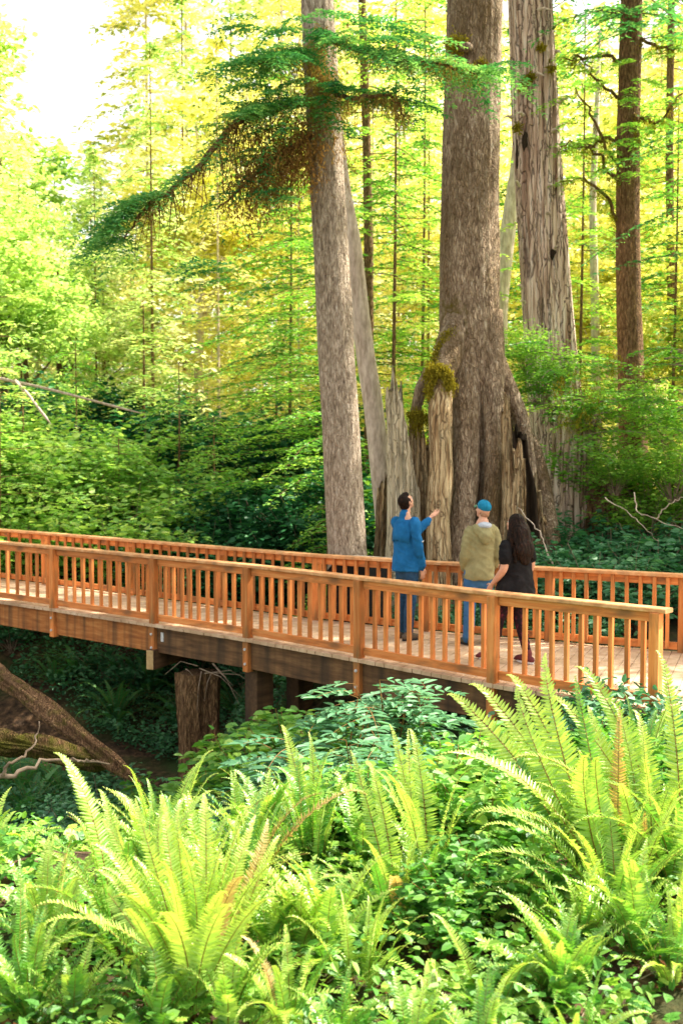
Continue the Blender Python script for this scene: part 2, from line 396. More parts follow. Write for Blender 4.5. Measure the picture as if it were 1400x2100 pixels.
sc.cycles.max_bounces = 6; sc.cycles.diffuse_bounces = 3; sc.cycles.transmission_bounces = 4; sc.cycles.glossy_bounces = 2
sc.cycles.use_denoising = True
sc.cycles.sample_clamp_indirect = 4.0

# ------------------------------------------------------------------ ground
def axis(a0, a1, fine0, fine1, step, grow=1.18):
    xs = list(np.arange(fine0, fine1 + 1e-6, step))
    s = step; x = xs[-1]
    while x < a1:
        s *= grow; x += s; xs.append(x)
    s = step; x = xs[0]; pre = []
    while x > a0:
        s *= grow; x -= s; pre.append(x)
    return np.array(pre[::-1] + xs)
xs = axis(-220, 220, -9, 9, 0.14); ys = axis(-30, 500, 2.0, 22, 0.14)
g = G()
gv = np.array([(x, y, terr(x, y)) for y in ys for x in xs])
nx = len(xs); ii = np.arange(len(ys) - 1)[:, None] * nx + np.arange(nx - 1)[None, :]
ii = ii.ravel()
g.add(gv, np.stack([ii, ii + 1, ii + nx + 1, ii + nx], 1))
tag(g.obj('ground', M['ground'], smooth=True), kind='structure')

# ------------------------------------------------------------------ the footbridge
CAPZ = 0.90
S_ = 1.0
near_px = [(-330, 1083), (-100, 1101), (114, 1120), (320, 1139), (513, 1157), (742, 1182), (1017, 1213), (1350, 1246)]
far_px = [(-120, 1076), (87, 1091), (260, 1105), (447, 1120), (645, 1136), (872, 1150), (1125, 1163), (1400, 1177)]
NP = [at_z(x, y, CAPZ).to_2d() for x, y in near_px]
FP = [at_z(x, y, CAPZ).to_2d() for x, y in far_px]
def ext(P, L):
    d = (P[-1] - P[-2]).normalized()
    return P[-1] + d * L
FP.append(ext(FP, 1.75)); FP.append(ext(FP, 1.75))
NPd = NP + [ext(NP, 1.75)]; NPd.append(ext(NPd, 1.75))

bridge = empty('wooden_footbridge', (NP[4].x, NP[4].y, 0))
tag(bridge, 'orange stained timber footbridge with baluster railings crossing the forest gully', 'footbridge')
BO = Vector((NP[4].x, NP[4].y, 0))
def rel(v):
    return Vector((v[0], v[1], v[2] if len(v) > 2 else 0)) - BO

def v3(p, z=0.0):
    return Vector((p.x, p.y, z))

def plank_mesh(L, w_, h_, bev=0.004):
    """a squared timber of length L along X, centred, with eased edges"""
    bm = bmesh.new()
    bmesh.ops.create_cube(bm, size=1.0)
    bmesh.ops.scale(bm, vec=(L, w_, h_), verts=bm.verts)
    bmesh.ops.bevel(bm, geom=list(bm.edges), offset=bev, segments=1, affect='EDGES')
    return bm
def timber(name, p0, p1, w_, h_, mat, parent, bev=0.004, sub=Vector((0, 0, 0)), over=0.0):
    d = (p1 - p0); L = d.length + over
    bm = plank_mesh(L, w_, h_, bev)
    me = bpy.data.meshes.new(name); bm.to_mesh(me); bm.free(); me.materials.append(mat)
    o = bpy.data.objects.new(name, me); COL.objects.link(o); o.parent = parent
    o.location = (p0 + p1) * 0.5 - sub
    o.rotation_euler = (0, -math.asin(d.z / d.length), math.atan2(d.y, d.x))
    return o
def upright_mesh(name, w_, d_, z0, z1, mat, bev=0.004):
    bm = plank_mesh(z1 - z0, w_, d_, bev)
    bmesh.ops.rotate(bm, cent=(0, 0, 0), matrix=Matrix.Rotation(PI / 2, 3, 'Y'), verts=bm.verts)
    bmesh.ops.translate(bm, vec=(0, 0, (z0 + z1) / 2), verts=bm.verts)
    me = bpy.data.meshes.new(name); bm.to_mesh(me); bm.free(); me.materials.append(mat)
    return me

# deck: individual boards in one mesh (pattern)
g = G()
tot = len(NPd) - 1
bn = 0
for i in range(tot):
    a0, a1, b0, b1 = NPd[i], NPd[i + 1], FP[i], FP[i + 1]
    k = 14
    for j in range(k):
        t0, t1 = (j + 0.02) / k, (j + 0.965) / k
        n0, n1 = a0.lerp(a1, t0), a0.lerp(a1, t1); f0, f1 = b0.lerp(b1, t0), b0.lerp(b1, t1)
        e = (n0 - f0).normalized() * (0.11 + random.uniform(-0.006, 0.006))
        n0 = n0 + e; n1 = n1 + e; f0 = f0 - e * 0.8; f1 = f1 - e * 0.8
        dz = random.uniform(-0.002, 0.002)
        V = [rel((p.x, p.y, z)) for z in (-0.042, 0.0 + dz) for p in (n0, n1, f1, f0)]
        g.add([list(v) for v in V], [[0,3,2,1],[4,5,6,7],[0,1,5,4],[1,2,6,5],[2,3,7,6],[3,0,4,7]])
deck = g.obj('deck', M['deck'], bridge)

def line_normal(P, i):
    a = P[max(0, i - 1)]; b = P[min(len(P) - 1, i + 1)]
    d = (b - a).normalized()
    return d

post_me = upright_mesh('post', 0.095, 0.095, -0.42, CAPZ - 0.04, M['post'])
postf_me = upright_mesh('post', 0.095, 0.095, -0.40, CAPZ - 0.04, M['post'])
bal_me = upright_mesh('baluster', 0.040, 0.040, 0.045, CAPZ - 0.045, M['post'], 0.002)
bolt_bm = bmesh.new()
bmesh.ops.create_cone(bolt_bm, cap_ends=True, segments=10, radius1=0.018, radius2=0.015, depth=0.014)
bolt_me = bpy.data.meshes.new('bolt'); bolt_bm.to_mesh(bolt_me); bolt_bm.free(); bolt_me.materials.append(M['steel'])

def railing(name, P, side, nbal, label, last_end=True, first_stuff=0, out=1):
    rail = None
    # cap rail is the railing's own mesh: one mitred strip
    g = G()
    W, H = 0.150, 0.040
    pts = [Vector((p.x, p.y)) for p in P]
    d0 = (pts[0] - pts[1]).normalized(); d1 = (pts[-1] - pts[-2]).normalized()
    pts[0] = pts[0] + d0 * 0.1; pts[-1] = pts[-1] + d1 * 0.10
    prev = None
    for i, p in enumerate(pts):
        d = line_normal(pts, i); n = Vector((-d.y, d.x))
        # eased profile
        prof = [(-W/2, -H+0.006), (-W/2, -0.008), (-W/2+0.008, 0), (W/2-0.008, 0), (W/2, -0.008), (W/2, -H+0.006), (W/2-0.006, -H), (-W/2+0.006, -H)]
        ring = [list(rel((p.x + n.x * a, p.y + n.y * a, CAPZ + b))) for a, b in prof]
        g.add(ring)
        k = len(prof)
        if i:
            b0 = g.n - 2 * k
            g.Q.append(np.array([(b0 + j, b0 + (j + 1) % k, b0 + k + (j + 1) % k, b0 + k + j) for j in range(k)])); g.mi_q.append(np.zeros(k))
    k = 8
    for b0, rv in ((0, False), (g.n - k, True)):
        q = np.array([(b0, b0 + 1, b0 + 4, b0 + 5), (b0 + 1, b0 + 2, b0 + 3, b0 + 4), (b0 + 0, b0 + 5, b0 + 6, b0 + 7)])
        g.Q.append(q); g.mi_q.append(np.zeros(3))
    rail = g.obj('railing', M['cap_g'], bridge)
    rail['label'] = label
    cnt = 0
    stuffg = G()
    for i, p in enumerate(P):
        d = line_normal(P, i); n = Vector((-d.y, d.x)) * side
        c = v3(p) + v3(n) * 0.045
        o = bpy.data.objects.new('post', post_me if side < 0 else postf_me); fin(o, rail, rel(c), (0, 0, math.atan2(d.y, d.x)))
        if side < 0:
            for zz in (-0.14, -0.32):
                b = bpy.data.objects.new('bolt', bolt_me)
                q = c + v3(n) * 0.055; q.z = zz
                fin(b, bridge, rel(q), (PI / 2, 0, math.atan2(d.y, d.x)))
    for i in range(len(P) - 1):
        a, b = P[i], P[i + 1]
        d = (b - a).normalized()
        e0 = v3(a) + v3(d) * 0.05; e1 = v3(b) - v3(d) * 0.05
        for nm, z, h in (('top_rail', CAPZ - 0.042 - 0.045, 0.088), ('bottom_rail', 0.075, 0.085)):
            z_ = Vector((0, 0, z))
            nn = v3(Vector((-d.y, d.x))) * side * 0.012
            timber(nm, e0 + z_ + nn, e1 + z_ + nn, 0.036, h, M['rail'], rail, sub=BO)
        k = nbal
        for j in range(1, k + 1):
            t = j / (k + 1.0)
            q = v3(a.lerp(b, t)) - v3(Vector((-d.y, d.x))) * side * 0.027
            q += v3(d) * random.uniform(-0.006, 0.006)
            if i < first_stuff:
                box(stuffg, list(rel((q.x, q.y, CAPZ / 2))), (0.02, 0.02, CAPZ / 2 - 0.045))
            else:
                o = bpy.data.objects.new('baluster', bal_me)
                fin(o, rail, rel(q), (0, random.uniform(-0.004, 0.004), math.atan2(d.y, d.x) + random.uniform(-0.05, 0.05)))
                cnt += 1
    if stuffg.V:
        o = stuffg.obj('balusters', M['post'], rail); o['kind'] = 'stuff'
    return rail
M['cap_g'] = surf_mat('weathered_handrail', [(0.3, (0.50, 0.20, 0.075)), (0.5, (0.70, 0.34, 0.14)), (0.72, (0.82, 0.50, 0.26))], scale=(4, 4, 6), nscale=2.2, rough=0.6, bump=0.2, bdist=0.003, dark2=(0.40, 0.22, 0.11), d2scale=(3, 3, 2), d2n=1.8, d2lo=0.50, d2hi=0.74)
# near bays carry ten balusters each, the far side nine
railing('railing', NP, -1, 10, 'nearer baluster railing with a weathered pale handrail', first_stuff=1)
railing('railing', FP, 1, 9, 'farther baluster railing behind the standing people', first_stuff=4)

# rim beams under the deck edge, inside the posts
for i in range(len(NP) - 1):
    a, b = NP[i], NP[i + 1]
    d = (b - a).normalized(); n = Vector((d.y, -d.x))
    off = v3(n) * (-0.055 + 0.05); z_ = Vector((0, 0, -0.215))
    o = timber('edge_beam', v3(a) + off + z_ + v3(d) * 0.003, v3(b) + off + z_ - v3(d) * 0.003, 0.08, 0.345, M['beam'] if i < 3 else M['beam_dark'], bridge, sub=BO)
for i in range(len(FP) - 2):
    a, b = FP[i], FP[i + 1]
    z_ = Vector((0, 0, -0.19))
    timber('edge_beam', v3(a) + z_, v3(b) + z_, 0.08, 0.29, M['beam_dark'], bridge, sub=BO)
# joists
for t in (0.33, 0.66):
    for i in range(len(NP) - 1):
        a = NP[i].lerp(FP[i], t); b = NP[i + 1].lerp(FP[i + 1], t)
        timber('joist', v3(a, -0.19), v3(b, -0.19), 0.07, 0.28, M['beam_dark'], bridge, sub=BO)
# cross beams: one sticks out below post B with its pale end grain, one by post C on dark piles
def crossbeam(i, z, o0=0.16):
    a, b = NP[i], FP[i]
    d = (b - a).normalized()
    return timber('cross_beam', v3(a, z) - v3(d) * o0, v3(b, z) + v3(d) * 0.1, 0.11, 0.26, M['beam_dark'], bridge, sub=BO)
crossbeam(3, -0.47); crossbeam(1, -0.47); crossbeam(5, -0.50, -0.15)
a, b = NP[3], FP[3]; d = (b - a).normalized()
g = G(); q = v3(a, -0.47) - v3(d) * 0.166
dd = v3(d); nn = Vector((-d.y, d.x, 0))
box(g, list(rel(q)), (0.005, 0.052, 0.126), (dd, nn, (0, 0, 1)))
o = g.obj('end_grain', surf_mat('end_grain', [(0.3, (0.40, 0.24, 0.10)), (0.7, (0.62, 0.44, 0.22))], nscale=14, rough=0.8), bridge)
q2 = v3(NP[3], -0.20) + v3(NP[4] - NP[3]).normalized() * 0.14 + v3(Vector((0.7, -0.7))) * 0.0
dn = (NP[4] - NP[3]).normalized(); n2 = Vector((dn.y, -dn.x))
g = G(); box(g, list(rel(v3(NP[3], -0.17) + v3(dn) * 0.16 + v3(n2) * 0.040)), (0.025, 0.006, 0.06), (v3(dn), v3(n2), (0, 0, 1)))
g.obj('bracket', M['steel'], bridge)
# piles under post C
for t, i in ((0.12, 4), (0.75, 4), (0.3, 5), (0.15, 6)):
    p = NP[i].lerp(FP[i], t)
    gz = terr(p.x, p.y) - 0.3
    o = timber('pile', v3(p, gz), v3(p, -0.34), 0.24, 0.24, M['beam_dark'], bridge, sub=BO) if False else None
    me = upright_mesh('pile', 0.26, 0.26, gz, -0.34, M['beam_dark'], 0.01)
    fin(bpy.data.objects.new('pile', me), bridge, rel(v3(p)), (0, 0, 0.7))

# ------------------------------------------------------------------ trunks
def n3(x, y, z):
    return mnoise.noise(Vector((x, y, z)))
def trunk_mesh(g, pts, rad, seg=40, rings=90, ridge=0.04, rfreq=5.0, lobes=None, tintf=None, seed=0.0, flute=0.0, zfreq=0.6):
    """smooth path through pts (bottom to top), radius list, bark ridges as displacement"""
    P = np.array([list(p) for p in pts], float)
    t = np.linspace(0, 1, len(P)); T = np.linspace(0, 1, rings)
    def interp(A):
        # smooth (catmull) resample via dense linear + smoothing
        v = np.interp(T, t, A)
        k = max(1, rings // (len(P) * 3))
        ker = np.ones(2 * k + 1) / (2 * k + 1)
        vp = np.concatenate([2 * v[0] - v[1:k + 1][::-1], v, 2 * v[-1] - v[-k - 1:-1][::-1]])
        return np.convolve(vp, ker, 'valid')
    X, Y, Z, Rr = interp(P[:, 0]), interp(P[:, 1]), interp(P[:, 2]), interp(np.array(rad, float))
    th = np.linspace(0, 2 * PI, seg, endpoint=False)
    V = np.empty((rings, seg, 3)); C = np.empty((rings, seg))
    for i in range(rings):
        for j, a in enumerate(th):
            ca, sa = math.cos(a), math.sin(a)
            r = Rr[i]
            k = 1 + ridge * n3(ca * rfreq + seed, sa * rfreq, Z[i] * zfreq) + 0.6 * ridge * n3(ca * rfreq * 3 + seed, sa * rfreq * 3, Z[i] * zfreq * 2)
            if flute:
                f = n3(ca * 3.2 + seed, sa * 3.2, Z[i] * 0.07)
                k += flute * (abs(f) * 2.2 - 0.5)
            if lobes:
                k += lobes(a, Z[i])
            V[i, j] = (X[i] + ca * r * k, Y[i] + sa * r * k, Z[i])
            C[i, j] = tintf(a, Z[i]) if tintf else 0.0
    q = []
    for i in range(rings - 1):
        for j in range(seg):
            k = (j + 1) % seg
            q.append((i * seg + j, i * seg + k, (i + 1) * seg + k, (i + 1) * seg + j))
    g.add(V.reshape(-1, 3), q, tint=C.ravel())
    top = [((rings - 1) * seg + j, (rings - 1) * seg + (j + 1) % seg) for j in range(seg)]
    c = V[-1].mean(0)
    g.add(np.vstack([V[-1], c]), None, [(j, (j + 1) % seg, seg) for j in range(seg)])

def local(pts, o):
    return [Vector(p) - o for p in pts]

# --- needle foliage
def spray_branch(g, base, dirh, L, rise=0.15, droop=0.5, sec=0.16, seclen=0.45, nl=0.07, nw=0.02, dens=1.0, tint=0.5, wood=None, rng=R, tri=False, step=None, wr=0.012):
    """a flat drooping conifer branch: main axis, side twigs, short needle leaflets"""
    base = np.array(base, float); dirh = np.array([dirh[0], dirh[1], 0.0]); dirh /= np.linalg.norm(dirh)
    side = np.array([-dirh[1], dirh[0], 0.0])
    n = max(4, int(L / sec))
    bend = rng.uniform(-0.25, 0.25)
    s = np.linspace(0, 1, n + 1)
    ax = base + np.outer(s * L, dirh) + np.outer(bend * s ** 2 * L * 0.5, side)
    ax[:, 2] += rise * L * s - droop * L * s ** 2
    if wood is not None:
        k = max(3, n // 2)
        idx = np.linspace(0, n, k).astype(int)
        tube(wood, ax[idx], [wr * (1 - 0.85 * q) + 0.003 for q in np.linspace(0, 1, k)], seg=5, caps=False)
    T = np.gradient(ax, axis=0); T = unit(T)
    Pn, Dn, Nn, Ln, tn = [], [], [], [], []
    st = step or nl * 0.55
    for i in range(1, n + 1):
        f = s[i]
        for sg in (-1, 1):
            l = seclen * (1 - 0.75 * f) * (0.35 + 0.65 * min(1, f / 0.25)) * rng.uniform(0.7, 1.2)
            d = T[i] * rng.uniform(0.6, 0.85) + side * sg * rng.uniform(0.7, 1.0) + np.array([0, 0, rng.uniform(-0.15, 0.05)])
            d /= np.linalg.norm(d)
            m = max(2, int(l / st * dens))
            u = np.linspace(0.08, 1, m)
            pp = ax[i] + np.outer(u * l, d); pp[:, 2] -= 0.22 * l * u ** 2
            sd = np.cross(d, (0, 0, 1.0)); sd /= np.linalg.norm(sd) + 1e-9
            for s2 in (-1, 1):
                dd = d * 0.75 + sd * s2 * 0.8 + rng.normal(0, 0.13, (m, 3))
                Pn.append(pp + rng.normal(0, nl * 0.08, (m, 3))); Dn.append(dd)
                Ln.append(nl * (1.15 - 0.55 * u) * rng.uniform(0.75, 1.25, m))
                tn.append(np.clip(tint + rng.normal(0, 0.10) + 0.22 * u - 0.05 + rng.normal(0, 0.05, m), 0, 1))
    P_ = np.vstack(Pn); D_ = np.vstack(Dn); L_ = np.concatenate(Ln); t_ = np.concatenate(tn)
    N = np.tile([0, 0, 1.0], (len(P_), 1)) + rng.normal(0, 0.45, (len(P_), 3))
    leaves4(g, P_, D_, N, L_, L_ * (nw / nl), t_)

def conifer_proto(H, z0, Lmax, rng, nl=0.2, nw=0.07, whorls=22, per=6, seclen=0.8, sec=0.35, droop=0.35, trunk_r=0.16, lean=0.0, tint=0.5, wr=0.03):
    gw, gf = G(), G()
    pts = [(0, 0, 0), (lean * 0.3, 0, H * 0.4), (lean, 0, H)]
    tube(gw, [(lean * t * t, 0, H * t) for t in np.linspace(0, 1, 9)], [trunk_r * (1 - 0.93 * t) + 0.01 for t in np.linspace(0, 1, 9)], seg=9)
    for k in range(whorls):
        f = k / (whorls - 1.0)
        z = z0 + (H - z0) * f ** 0.92
        L = Lmax * (1 - f) ** 0.75 * rng.uniform(0.8, 1.1) + 0.25
        for j in range(per):
            if rng.rand() < 0.12: continue
            a = rng.uniform(0, 2 * PI)
            l = L * rng.uniform(0.6, 1.15)
            t = z / H
            spray_branch(gf, (lean * t * t, 0, z + rng.uniform(-0.6, 0.6)), (math.cos(a), math.sin(a)), l, rise=rng.uniform(-0.1, 0.3), droop=droop * rng.uniform(0.4, 1.7), sec=sec, seclen=seclen * min(1, 0.4 + l / Lmax), nl=nl, nw=nw, tint=tint + rng.uniform(-0.45, 0.22), wood=gw, rng=rng, wr=wr)
    return gw, gf

def broad_crown(g, c, rad, n_cl, per, cl_r, L, W, rng, tint=0.5, flat=0.6, twigs=None, down=0.25):
    """clumps of broad leaves through an ellipsoid's volume, gaps between them"""
    for k in range(n_cl):
        u = rng.normal(0, 1, 3); u /= np.linalg.norm(u); r = rng.uniform(0.45, 1.0) ** 0.6
        cc = np.array(c) + u * r * np.array(rad)
        m = int(per * rng.uniform(0.6, 1.4)); s = cl_r * rng.uniform(0.6, 1.4)
        P = cc + rng.normal(0, 1, (m, 3)) * np.array([s, s, s * flat]) * 0.5
        D = rng.normal(0, 1, (m, 3)) * [1, 1, 0.35] + [0, 0, -down]
        N = rng.normal(0, 0.45, (m, 3)) + [0, 0, 1]
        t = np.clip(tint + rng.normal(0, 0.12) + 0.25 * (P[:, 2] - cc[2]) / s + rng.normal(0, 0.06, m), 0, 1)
        leaves6(g, P, D, N, L * rng.uniform(0.7, 1.3, m), W * rng.uniform(0.7, 1.3, m), t, fold=0.1)
        if twigs is not None and k % 2 == 0:
            b = np.array(c) - np.array([0, 0, rad[2] * 0.9])
            mid = (b + cc) / 2 + rng.normal(0, 0.08, 3) * np.array(rad)
            tube(twigs, [b, mid, cc], [0.018, 0.01, 0.004], seg=4, caps=False)

def hang_moss(g, P, L, W, rng, tint=0.4):
    """wisps of short crossing strands hanging from points P"""
    P = np.asarray(P, float); n = len(P)
    m = 9
    l = L * rng.uniform(0.2, 1.25, n)
    dr = rng.normal(0, 0.16, (n, 2)); tn = rng.normal(0, 0.18, n)
    f = np.linspace(0, 1, m)
    Q = np.repeat(P[:, None, :], m, 1)
    Q[:, :, 2] -= l[:, None] * f; Q[:, :, 0] += dr[:, :1] * l[:, None] * f; Q[:, :, 1] += dr[:, 1:] * l[:, None] * f
    Q += rng.normal(0, W * 0.55, Q.shape)
    D = rng.normal(0, 0.55, (n, m, 3)) + [0, 0, -1]
    ll = (W * 1.9 * rng.uniform(0.6, 1.4, (n, m)) * (1.1 - 0.5 * f)).ravel()
    leaves4(g, Q.reshape(-1, 3), D.reshape(-1, 3), rng.normal(0, 1, (n * m, 3)), ll, ll * 0.22, np.clip((tint + tn)[:, None] + rng.normal(0, 0.1, (n, m)) + 0.1 * f, 0, 1).ravel())

def moss_tuft(g, P, rng, n=200, s=0.06, l=0.05, tint=0.6):
    P = np.asarray(P, float)
    idx = rng.randint(0, len(P), n)
    p = P[idx] + rng.normal(0, s, (n, 3))
    d = rng.normal(0, 1, (n, 3)) + [0, 0, -0.5]
    leaves4(g, p, d, rng.normal(0, 1, (n, 3)), l * rng.uniform(0.5, 1.5, n), l * 0.4 * np.ones(n), np.clip(tint + rng.normal(0, 0.2, n), 0, 1))

def path3(*p):
    return [Vector(q) for q in p]

def resample(pts, n):
    P = np.array([list(p) for p in pts], float)
    t = np.linspace(0, 1, len(P)); T = np.linspace(0, 1, n)
    Q = np.stack([np.interp(T, t, P[:, k]) for k in range(3)], 1)
    for _ in range(2):
        Q[1:-1] = (Q[:-2] + Q[1:-1] * 2 + Q[2:]) / 4
    return Q

# ============ the left tree: grey trunk with the big drooping mossy limb
dA = 15.9
oA = at(714, 1150, dA); oA.z = terr(oA.x, oA.y)
treeA = empty('conifer_tree', oA)
tag(treeA, 'tall slender grey conifer leaning left with a long mossy limb drooping over the gully', 'tree')
g = G()
ptsA = [(oA.x, oA.y, oA.z - 0.3), at(712, 1130, dA), at(697, 850, dA), at(683, 600, dA), at(668, 330, dA), at(650, 0, dA), at(622, -500, dA), at(600, -1500, dA)]
radA = [0.31, 0.275, 0.262, 0.250, 0.243, 0.232, 0.2, 0.10]
trunk_mesh(g, local(ptsA, oA), radA, seg=40, rings=130, ridge=0.07, rfreq=4, seed=2.0, tintf=lambda a, z: 0.0 if z < 7 else 0.35,
           lobes=lambda a, z: 0.22 * max(0, math.cos(a * 3 + 0.5)) * max(0, 1 - z / 0.9))
g.obj('trunk', M['bark_grey'], treeA, smooth=True)

def limb(name, pix, r0, r1, parent, o, mat, seg=8, n=26):
    pts = resample([at(*p) - o for p in pix], n)
    pts[1:-1] += R.normal(0, 0.012, (n - 2, 3))
    g = G(); tube(g, pts, list(np.linspace(r0, r1, n)), seg=seg)
    g.obj(name, mat, parent, smooth=True)
    return pts
rngA = np.random.RandomState(11)
L1 = limb('limb', [(655, 200, dA), (560, 225, dA - 0.4), (480, 250, dA - 0.8), (420, 330, dA - 1.1), (345, 395, dA - 1.3), (305, 415, dA - 1.4), (275, 455, dA - 1.4), (250, 500, dA - 1.4)], 0.06, 0.008, treeA, oA, M['bark_brown'])
L2 = limb('limb', [(660, 260, dA), (600, 300, dA - 0.3), (540, 340, dA - 0.5), (480, 400, dA - 0.7), (440, 430, dA - 0.8)], 0.045, 0.008, treeA, oA, M['bark_brown'])
L3 = limb('limb', [(655, 120, dA), (600, 110, dA - 0.5), (530, 130, dA - 0.9)], 0.04, 0.01, treeA, oA, M['bark_brown'])
L4 = limb('limb', [(640, 60, dA), (720, 100, dA - 0.9), (800, 120, dA - 1.2), (900, 130, dA - 1.4), (985, 150, dA - 1.5)], 0.04, 0.01, treeA, oA, M['bark_brown'])
L5 = limb('limb', [(660, 180, dA), (720, 200, dA - 0.9), (800, 190, dA - 1.1), (830, 240, dA - 1.1)], 0.04, 0.012, treeA, oA, M['bark_brown'])
def foliage_on(pts, s0, s1, n, L, seclen, tint, rng, g, spread=1.0, droop=0.45, nl=0.075):
    """side branches of needles along a limb"""
    for k in range(n):
        f = s0 + (s1 - s0) * (k + rng.rand()) / n
        i = min(len(pts) - 2, int(f * (len(pts) - 1)))
        p = pts[i] + (pts[i + 1] - pts[i]) * (f * (len(pts) - 1) - i)
        d = unit(pts[i + 1] - pts[i])
        sg = rng.choice([-1, 1])
        sd = np.array([-d[1], d[0], 0]) * sg
        dd = d + sd * rng.uniform(0.3, 1.2) * spread + rng.normal(0, 0.2, 3)
        spray_branch(g, p, dd[:2], L * rng.uniform(0.6, 1.2), rise=0.1, droop=droop * rng.uniform(0.5, 1.6), sec=0.07, seclen=seclen, nl=nl, nw=nl * 0.34, tint=tint + rng.uniform(-0.25, 0.25), rng=rng)
g = G()
foliage_on(L1, 0.28, 0.7, 22, 0.5, 0.22, 0.7, rngA, g, droop=0.9)
foliage_on(L1, 0.60, 1.0, 34, 0.85, 0.34, 0.60, rngA, g, droop=0.6)
foliage_on(L1, 0.02, 0.3, 16, 0.9, 0.36, 0.66, rngA, g, droop=0.3)
foliage_on(L2, 0.0, 0.9, 14, 0.6, 0.26, 0.5, rngA, g, droop=0.9)
foliage_on(L3, 0.1, 1.0, 34, 0.9, 0.34, 0.62, rngA, g, droop=0.55)
foliage_on(L4, 0.05, 1.0, 40, 0.9, 0.34, 0.62, rngA, g, droop=0.55)
foliage_on(L5, 0.0, 0.9, 12, 0.8, 0.3, 0.42, rngA, g, droop=0.3)
# short sprays in front of the trunk
for (px, py, dd, ln, dx) in [(640, 60, -0.3, 0.9, -0.5), (650, 90, -0.3, 0.9, 0.2), (640, 130, -0.3, 1.0, -1.2), (650, 175, -0.35, 0.9, -0.9), (655, 200, -0.3, 0.9, 0.6), (640, 215, -0.3, 1.1, -0.7),
                          (660, 225, -0.3, 0.7, 0.3), (600, 260, -0.5, 0.8, -0.8), (560, 180, -0.6, 0.9, -0.8), (690, 260, -0.3, 0.6, 0.3), (600, 200, -0.5, 1.0, -0.5), (640, 30, -0.3, 0.9, 0.9),
                          (660, 240, -0.35, 0.6, 0.5), (580, 235, -0.5, 0.7, -0.3), (520, 130, -0.8, 0.6, -0.8), (600, 85, -0.5, 1.0, -0.9)]:
    for r_ in range(2):
        spray_branch(g, at(px + rngA.uniform(-15, 15), py + rngA.uniform(-12, 12), dA + dd) - oA, (dx + rngA.uniform(-0.4, 0.4), -0.9), ln, rise=0.15, droop=rngA.uniform(0.3, 0.9), sec=0.07, seclen=0.34, nl=0.075, nw=0.026, tint=0.60 + rngA.uniform(-0.15, 0.2), rng=rngA)
for (px, py, dd, ln, dx) in [(600, 400, -0.4, 0.8, -0.6), (560, 330, -0.4, 0.9, -0.9), (500, 560, 0.6, 1.0, -1.0), (470, 545, 0.6, 0.9, -0.7), (720, 60, -0.8, 1.0, 0.8), (760, 110, -0.9, 0.9, 0.6), (820, 90, -1.0, 0.9, 0.9), (700, 200, -0.4, 0.8, 0.9), (745, 230, -0.5, 0.7, 0.5), (540, 60, -0.6, 0.8, -0.8)]:
    for r_ in range(3):
        spray_branch(g, at(px + rngA.uniform(-25, 25), py + rngA.uniform(-18, 18), dA + dd) - oA, (dx + rngA.uniform(-0.4, 0.4), -0.7), ln, rise=0.15, droop=0.4, sec=0.08, seclen=0.34, nl=0.075, nw=0.026, tint=0.6 + rngA.uniform(-0.25, 0.2), rng=rngA)
g.obj('foliage', M['hemlock'], treeA)
g = G()
def mosspts(pts, s0, s1, n, sp, rng):
    i = rng.uniform(s0, s1, n) * (len(pts) - 1.001)
    k = i.astype(int); f = (i - k)[:, None]
    return pts[k] * (1 - f) + pts[np.minimum(k + 1, len(pts) - 1)] * f + rng.normal(0, sp, (n, 3))
hang_moss(g, mosspts(L2, 0.05, 0.75, 520, 0.16, rngA), 0.62, 0.045, rngA, 0.35)
hang_moss(g, mosspts(L2, 0.0, 0.6, 560, 0.26, rngA), 0.55, 0.04, rngA, 0.25)
hang_moss(g, mosspts(L1, 0.05, 0.36, 520, 0.13, rngA), 0.5, 0.03, rngA, 0.5)
hang_moss(g, mosspts(L1, 0.3, 0.8, 420, 0.04, rngA), 0.42, 0.022, rngA, 0.3)
hang_moss(g, mosspts(L3, 0.0, 0.8, 300, 0.1, rngA), 0.3, 0.03, rngA, 0.6)
hang_moss(g, mosspts(L5, 0.0, 1, 260, 0.07, rngA), 0.28, 0.03, rngA, 0.7)
hang_moss(g, mosspts(L4, 0.0, 1, 260, 0.07, rngA), 0.22, 0.03, rngA, 0.7)
for px, py in ((655, 150), (675, 150), (640, 190), (690, 210), (650, 90)):
    hang_moss(g, np.array(at(px, py, dA - 0.3) - oA) + rngA.normal(0, 0.10, (90, 3)), 0.3, 0.03, rngA, 0.75)
g.obj('hanging_moss', M['moss'], treeA)
# dead twiggy sub branches under the limb
g = G()
for k in range(46):
    f = rngA.uniform(0.15, 0.75); p = L1[int(f * 25)]
    q = p + np.array([rngA.normal(0, 0.15), rngA.normal(0, 0.2), -rngA.uniform(0.3, 0.8)])
    tube(g, [p, (p + q) / 2 + rngA.normal(0, 0.05, 3), q], [0.009, 0.006, 0.003], seg=4, caps=False)
g.obj('dead_twigs', M['bark_brown'], treeA)
# crown high above
g = G(); gw = G()
for k in range(46):
    f = k / 46.0; z = 11 + 9 * f
    a = rngA.uniform(0, 2 * PI); l = 2.6 * (1 - f * 0.7) * rngA.uniform(0.7, 1.2)
    spray_branch(g, (-0.9 - f * 0.6, 0, z), (math.cos(a), math.sin(a)), l, sec=0.3, seclen=0.6, nl=0.18, nw=0.06, rng=rngA, wood=gw)
g.obj('crown', M['hemlock'], treeA)

